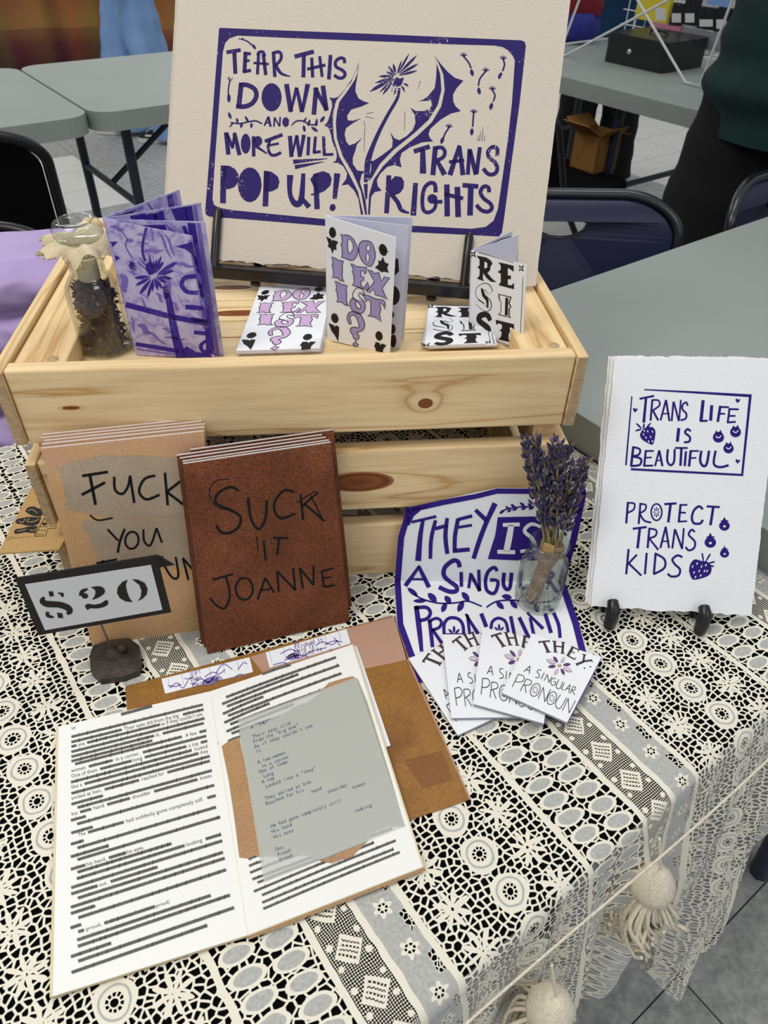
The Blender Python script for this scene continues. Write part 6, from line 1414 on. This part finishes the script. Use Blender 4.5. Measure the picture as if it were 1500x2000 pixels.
M['teal_blue'] = plain('deep_blue_knit', '#123a5c', 0.95, noise=0.2, nscale=14, bump=.3, bscale=200); M['dark_trousers'] = plain('black_trousers', '#0b0b0e', 0.95, noise=.2, nscale=15); M['dark_green'] = plain('dark_green_sweater', '#0f2f2c', 0.95, noise=.25, nscale=12, bump=.4, bscale=120); M['hair'] = plain('brown_hair', '#3a261b', .8)
def person(x, y, yaw, label, trousers, top, stance=.10, bulk=1.0, leg=1.0, hands=True, lean=0.0, hem=.0, shoes=True, arms=None, leg_split=True):
    """a standing adult, 1.70 m, facing +F"""
    c, s = math.cos(math.radians(yaw)), math.sin(math.radians(yaw)); U = V((c, s, 0)); F = V((-s, c, 0)); o = V((x, y, FL)); t = thing('person', (x, y, FL), label, 'person')
    P = lambda a, f, h: o + U * a + F * (f + lean * max(0, h - .85)) + V((0, 0, h))
    pt = lambda a, f, h, r, r2=None: tuple(P(a, f, h)) + ((r,) if r2 is None else (r, r2))
    body = [pt(0, 0, .94, .11, .09), pt(0, .01, 1.15, .125, .095), pt(0, 0, 1.36, .14, .10), pt(0, .01, 1.47, .05), pt(0, .03, 1.56, .075, .085), pt(0, .03, 1.66, .07, .085)]
    edges = [(0, 1), (1, 2), (2, 3), (3, 4), (4, 5)]
    for k, sx in enumerate((-1, 1)):
        b = len(body); fo = .10 if k else -.10
        fo *= stance / .10
        body += [pt(sx * .09, 0, .84, .082), pt(sx * .10, fo * .4 + .02, .47, .055), pt(sx * .10, fo, .08, .036), pt(sx * .11, fo + .12, .035, .03)]
        edges += [(0, b), (b, b + 1), (b + 1, b + 2), (b + 2, b + 3)]
        b = len(body); A = arms[k] if arms else ((.25, 0, 1.12), (.26, .06, .88))
        body += [pt(sx * .18, 0, 1.38, .052), pt(sx * A[0][0], A[0][1], A[0][2], .04), pt(sx * A[1][0], A[1][1], A[1][2], .028)]
        edges += [(2, b), (b, b + 1), (b + 1, b + 2)]
    skin('body', body, edges, M['skin_tone'], t)
    # hands with five fingers
    if hands:
        for k, sx in enumerate((-1, 1)):
            A = arms[k] if arms else ((.25, 0, 1.12), (.26, .06, .88)); w = P(sx * A[1][0], A[1][1], A[1][2]); e = P(sx * A[0][0], A[0][1], A[0][2]); d = (w - e).normalized(); sd = d.cross(U if abs(d.dot(U)) < .8 else F).normalized()
            pts = [tuple(w) + (.026,), tuple(w + d * .05) + (.028, .016)]; ed = [(0, 1)]
            for i in range(4):
                b = len(pts); r0 = w + d * .08 + sd * (.027 - .018 * i); l = (.030, .036, .033, .024)[i]
                pts += [tuple(r0) + (.009,), tuple(r0 + d * l + F * .008) + (.008,), tuple(r0 + d * l * 1.6 + F * .024) + (.007,)]; ed += [(1, b), (b, b + 1), (b + 1, b + 2)]
            b = len(pts); pts += [tuple(w + d * .03 + sd * .035) + (.010,), tuple(w + d * .06 + sd * .05 + F * .01) + (.009,)]; ed += [(0, b), (b, b + 1)]
            skin('hand', pts, ed, M['skin_tone'], t, 1)
    mb = MB(); h = P(0, .0, 1.63); mb.ball(h - F * .012 + V((0, 0, .025)), .092, .098, .10, 0, 16, 10); mb.build('hair', M['hair'], t)
    mb = MB(); fc = P(0, .105, 1.575); mb.ball(fc, .014, .018, .022); 
    mb.build('nose', M['skin_tone'], t)
    for sx in (-1, 1): mb = MB(); mb.ball(P(sx * .032, .098, 1.605), .012, .008, .008); mb.build('eye', M['sole'], t)
    mb = MB(); mb.ball(P(0, .098, 1.525), .022, .01, .007); mb.build('mouth', plain('lips', '#9c5f55', .5), t)
    # clothes: lofted trousers and sweater
    def loft(mb, rings, seg=28, mi=0):
        vs = []
        for q, ru, rf in rings:
            for k in range(seg):
                an = 2 * PI * k / seg; vs.append(q + U * (ru * math.cos(an)) + F * (rf * math.sin(an)))
        mb.add(vs, [(i * seg + k, i * seg + (k + 1) % seg, (i + 1) * seg + (k + 1) % seg, (i + 1) * seg + k) for i in range(len(rings) - 1) for k in range(seg)], mi, True)
        mb.add(vs[:seg], [tuple(range(seg))], mi); mb.add(vs[-seg:], [tuple(range(seg))], mi)
    L = leg; mb = MB()
    loft(mb, [(P(0, 0, .80), .150 * bulk, .10 * bulk), (P(0, 0, .84), .168 * bulk, .122 * bulk), (P(0, 0, .92), .172 * bulk, .128 * bulk), (P(0, 0, 1.0), .158 * bulk, .118 * bulk)])
    for k, sx in enumerate((-1, 1)):
        fo = (.10 if k else -.10) * stance / .10; rr = []
        for i in range(25):
            h = .88 - .85 * i / 24; f = i / 24; cu = fo * min(1, f * 1.3) + .02 * math.sin(PI * f); r = (.100 - .012 * f + .012 * max(0, f - .8) * 5) * L * (1 + .03 * math.sin(i * 1.9 + k))
            rr.append((P(sx * (.088 + .02 * f), cu, h), r * .95, r))
        loft(mb, rr, 20)
    mb.build('trousers', M[trousers], t)
    mb = MB(); rr = []
    h0, h1 = .84 + hem, 1.46; nr = 44
    prof = lambda h: (interp([(0, .178), (.12, .186), (.45, .168), (.75, .178), (.9, .13), (1, .072)], h, 1) * bulk, interp([(0, .140), (.12, .148), (.45, .132), (.75, .128), (.9, .10), (1, .07)], h, 1) * bulk)
    for i in range(nr + 1):
        f = i / nr; ru, rf = prof(f); w = 1 + .028 * math.sin(i * 1.15) * (1 - f); rr.append((P(.006 * math.sin(i * .9), .01 * math.sin(i * .7), h0 + (h1 - h0) * f), ru * w, rf * w))
    loft(mb, rr, 32)
    for k, sx in enumerate((-1, 1)):
        A = arms[k] if arms else ((.25, 0, 1.12), (.26, .06, .88))
        pa = catmull([tuple(P(sx * .15, 0, 1.37)), tuple(P(sx * (.13 + A[0][0] * .42), A[0][1] * .4, 1.27)), tuple(P(sx * A[0][0], A[0][1], A[0][2])), tuple(P(sx * A[1][0], A[1][1], A[1][2]))], 6)
        mb.tube(pa, [(.078 - .034 * i / (len(pa) - 1)) * (1 + .04 * math.sin(i * 2.2)) * min(bulk, 1.1) for i in range(len(pa))], 14)
    mb.build('sweater', M[top], t)
    if shoes:
        for k, sx in enumerate((-1, 1)):
            fo = (.10 if k else -.10) * stance / .10; q = P(sx * .105, fo + .03, 0)
            mb = MB(); pr = []
            for i in range(20): a = 2 * PI * i / 20; pr.append(q + F * (.045 + .135 * math.cos(a)) + U * (.045 * math.sin(a) * (1 - .15 * math.cos(a))) + V((0, 0, .003)))
            mb.slab([p + V((0, 0, .026)) for p in pr], V((0, 0, -.026)), 1)
            rows = [(1.0, .029), (.95, .055), (.72, .080), (.4, .095), (.0, .098)]; vs = []
            for sc, hh in rows:
                for i in range(20): a = 2 * PI * i / 20; ff = math.cos(a); hz = hh * (1 - .38 * max(0, ff)) if hh > .03 else hh; vs.append(q + F * (.045 - .035 * (1 - sc) + .133 * ff * sc) + U * (.044 * math.sin(a) * sc) + V((0, 0, hz)))
            mb.add(vs, [(j * 20 + i, j * 20 + (i + 1) % 20, (j + 1) * 20 + (i + 1) % 20, (j + 1) * 20 + i) for j in range(4) for i in range(20)], 0, True)
            for sd in (-1, 1): mb.tube([q + F * .13 + U * sd * .040 + V((0, 0, .045)), q + F * .07 + U * sd * .0445 + V((0, 0, .040)), q + F * .03 + U * sd * .046 + V((0, 0, .060)), q - F * .03 + U * sd * .044 + V((0, 0, .048))], .006, 6, 1)
            mb.build('shoe', [M['shoe_black'], M['sole']], t)
    return t
person(-.93, 4.42, 95, 'person in light blue jeans and black sneakers beyond the grey table', 'denim', 'olive', .13, 1.05, 1.16, hem=.05)
person(1.50, 3.55, 150, 'person in a deep blue sweater and black trousers behind the cash box', 'dark_trousers', 'teal_blue', .06, 1.15, 1.1, hem=-.22, arms=(((.27, .08, 1.14), (.16, .26, 1.22)), ((.27, .08, 1.14), (.14, .26, 1.2))))
person(1.20, 1.40, -60, 'person in a dark green sweater and black trousers at the right edge', 'dark_trousers', 'dark_green', .20, 1.25, 1.4, hem=-.08, arms=(((.27, .10, 1.12), (.12, .26, .98)), ((.27, .10, 1.12), (.10, .28, 1.02))))
# ------------------------------------------------------------------ cash box, rack, packages, bag, carton
def cash_box():
    M['cash_black'] = plain('black_enamel_steel', '#0f0f12', 0.35, spec=0.6); M['chrome'] = plain('chrome_lock', '#c9ccd0', 0.2, metal=0.9)
    o = tn(2.285, 1.365, .0006); t = thing('cash_box', tuple(o + T_ * .115 + N_ * .13), 'black metal cash box with a silver lock on the rear table', 'cash box')
    mb = MB(); mb.slab(round_rect(o, T_, N_, .235, .265, .012), V((0, 0, .062))); mb.build('body', M['cash_black'], t, bevel=.004)
    mb = MB(); mb.slab(round_rect(o - T_ * .002 - N_ * .002 + V((0, 0, .0625)), T_, N_, .239, .269, .013), V((0, 0, .030))); mb.build('lid', M['cash_black'], t, bevel=.006)
    lk = o + N_ * .155 - T_ * .0005 + V((0, 0, .045)); mb = MB(); mb.lathe([(0, .006), (.006, .006), (.0095, .003), (.010, -.001)], lk, 18, ax=-T_); mb.build('lock', M['chrome'], t)
    h = o + T_ * .12 + N_ * .10 + V((0, 0, .094)); mb = MB(); mb.tube([h, h + V((0, 0, .010)), h + N_ * .07 + V((0, 0, .010)), h + N_ * .07], .005, 8); mb.build('handle', M['cash_black'], t)
cash_box()
def rack():
    M['white_wire'] = plain('white_coated_wire', '#dcdcdc', 0.4); t = thing('wire_rack', tuple(tn(2.45, 1.5, 0)), 'white wire display rack with crossed legs behind the cash box', 'rack')
    pl = lambda px, py, tt=2.217: on_plane(px, py, T_ * tt, T_)
    ext = lambda a, b, k: a + (b - a) * k
    z0 = V((0, 0, .0052))
    f1, f2 = pl(1338, 163) + z0 * .6, pl(1367, 169) + z0 * .6; u1, u2 = ext(f1, pl(1245, 0), 1.5), ext(f2, pl(1430, 0), 1.5); f3 = pl(1105, 110) + z0 * .6; u3 = ext(f3, pl(1305, 0), 1.6); f4 = f3 + N_ * .035; u4 = ext(f4, pl(1140, 0) + N_ * .02, 1.6)
    for f in (f1, f2, f3, f4): f.z = max(f.z, .0045)
    for nm, p in (('front_leg', [u1, f1, f2, u2]), ('front_leg', [u3, f3, f4, u4])): mb = MB(); mb.tube(p, .0042, 8); mb.build(nm, M['white_wire'], t)
    for a in (f2, f4): mb = MB(); b = a + T_ * .36 + V((0, 0, .03)); mb.tube([a + V((0, 0, .03)), b, V((b.x, b.y, .004))], .0036, 8); mb.build('side_bar', M['white_wire'], t)
    mb = MB(); G = 2.575
    for k in range(15): n = 1.16 + .045 * k; mb.tube([tn(G, n, .03), tn(G, n, .62)], .0022, 6)
    for k in range(13): z = .03 + .048 * k; mb.tube([tn(G - .004, 1.14, z), tn(G - .004, 1.81, z)], .0022, 6)
    mb.build('grid_panel', M['white_wire'], t)
    for n in (1.2, 1.75): mb = MB(); mb.tube([tn(G, n, .0035), tn(G, n, .60), tn(G - .36, n - (.02 if n < 1.5 else -.02), .36)], .004, 8); mb.build('upright', M['white_wire'], t)
    cols = {'yellow': '#d8c636', 'pink': '#c98093', 'blackp': '#17181c', 'lime': '#c3cf55', 'sky': '#7f9fd0', 'greyp': '#8b8b92', 'label': '#d4d4d2'}
    for k, c in cols.items(): M['pk_' + k] = plain('package_' + k, c, .4)
    packs = [((1243, -6), (1307, 42), 'yellow', 'yellow card package with white label hanging on the wire rack', (1280, 16, 1300, 40)), ((1268, 46), (1328, 70), 'pink', 'pink package low on the wire rack above the cash box', None), ((1310, 6), (1332, 52), 'blackp', 'black package with grey tag, first from the yellow one', (1312, 26, 1330, 44)), ((1334, -4), (1362, 50), 'blackp', 'black package in the middle of the wire rack', (1338, 26, 1356, 44)), ((1364, 14), (1394, 58), 'blackp', 'black package with a wide white label on the rack', (1366, 38, 1392, 52)), ((1380, -8), (1424, 12), 'sky', 'light blue package at the top of the wire rack', None), ((1397, 14), (1422, 64), 'blackp', 'black package with a square white label on the rack', (1399, 38, 1419, 56)), ((1424, 20), (1452, 70), 'blackp', 'plain black package at the right of the rack', None), ((1446, -10), (1478, 20), 'lime', 'lime green package at the right end of the rack', (1452, -8, 1474, 10)), ((1330, 62), (1440, 98), 'greyp', 'pale grey tray strip along the foot of the rack', None)]
    for (a, b, key, lab, lb) in packs:
        G2 = G - .034
        c = [on_plane(x, y, T_ * G2, T_) for x, y in ((a[0], b[1]), (b[0], b[1]), (b[0], a[1]), (a[0], a[1]))]
        c0 = sum(c, V()) / 4; wv = (c[1] - c[0]); w = abs(wv.dot(N_)) ; zt = (c[2].z + c[3].z) / 2; zb = max(.012, (c[0].z + c[1].z) / 2)
        n0 = c0.dot(N_); q = [tn(G2, n0 + w / 2, zb), tn(G2, n0 - w / 2, zb), tn(G2, n0 - w / 2, zt), tn(G2, n0 + w / 2, zt)]
        tt = thing('hanging_package' if key != 'greyp' else 'rack_tray', tuple(V((c0.x, c0.y, zb))), lab, 'package' if key != 'greyp' else 'tray')
        mb = MB(); mb.slab(q, T_ * .016); 
        if lb:
            l4 = [on_plane(x, y, T_ * (G2 - .0006), T_) for x, y in ((lb[0], lb[3]), (lb[2], lb[3]), (lb[2], lb[1]), (lb[0], lb[1]))]; mb.slab(l4, T_ * .0004, 1)
        mb.build('pack', [M['pk_' + key], M['pk_label']], tt)
        if key != 'greyp':
            mb = MB(); p = tn(G2, n0, zt - .004); mb.tube([p, p + T_ * .032], .0018, 6); mb.build('hook', M['white_wire'], tt)
rack()
def bag():
    M['bag_blue'] = plain('blue_bag_cloth', '#2a2f86', .8, noise=.2, nscale=20); M['bag_red'] = plain('red_bag_flap', '#7c1526', .8, noise=.2, nscale=20)
    o = tn(2.52, 2.02, .0008); t = thing('bag', tuple(o), 'blue bag with a dark red top on the rear table', 'bag')
    mb = MB(); mb.lathe([(0, 0), (.10, .002), (.125, .02), (.12, .07), (.10, .10), (.0, .11)], o, 20, wob=lambda a, r, h: r * (1 + .12 * math.sin(3 * a))); mb.build('body', M['bag_blue'], t)
    mb = MB(); mb.lathe([(.105, .09), (.11, .12), (.09, .18), (.05, .215), (0, .22)], o, 20, wob=lambda a, r, h: r * (1 + .15 * math.sin(2 * a + 1))); mb.build('flap', M['bag_red'], t)
bag()
def carton():
    M['cardboard'] = plain('brown_cardboard', '#9a6f3f', .9, spec=.1, noise=.1, nscale=30); o = V((1.00, 2.13, -.268)); U = T_; W = N_; t = thing('cardboard_box', tuple(o), 'open brown cardboard box on a black chair under the rear table', 'box')
    a, b, h = .115, .115, .12; mb = MB(); th = .004
    mb.obox(o, U * a, W * th, V((0, 0, h))); mb.obox(o + W * (b - th), U * a, W * th, V((0, 0, h))); mb.obox(o, U * th, W * b, V((0, 0, h))); mb.obox(o + U * (a - th), U * th, W * b, V((0, 0, h))); mb.obox(o, U * a, W * b, V((0, 0, th))); mb.build('carton', M['cardboard'], t)
    for p, d, w in ((o + V((0, 0, h)), -W * .035 - U * .02 + V((0, 0, .03)), U * a), (o + W * b + V((0, 0, h)), W * .05 + V((0, 0, .03)), U * a), (o + V((0, 0, h)), -U * .07 + V((0, 0, .04)), W * b), (o + U * a + V((0, 0, h)), U * .05 - V((0, 0, .012)), W * b)):
        mb = MB(); mb.slab([p, p + w, p + w + d, p + d], w.cross(d).normalized() * .003); mb.build('flap', M['cardboard'], t)
carton()
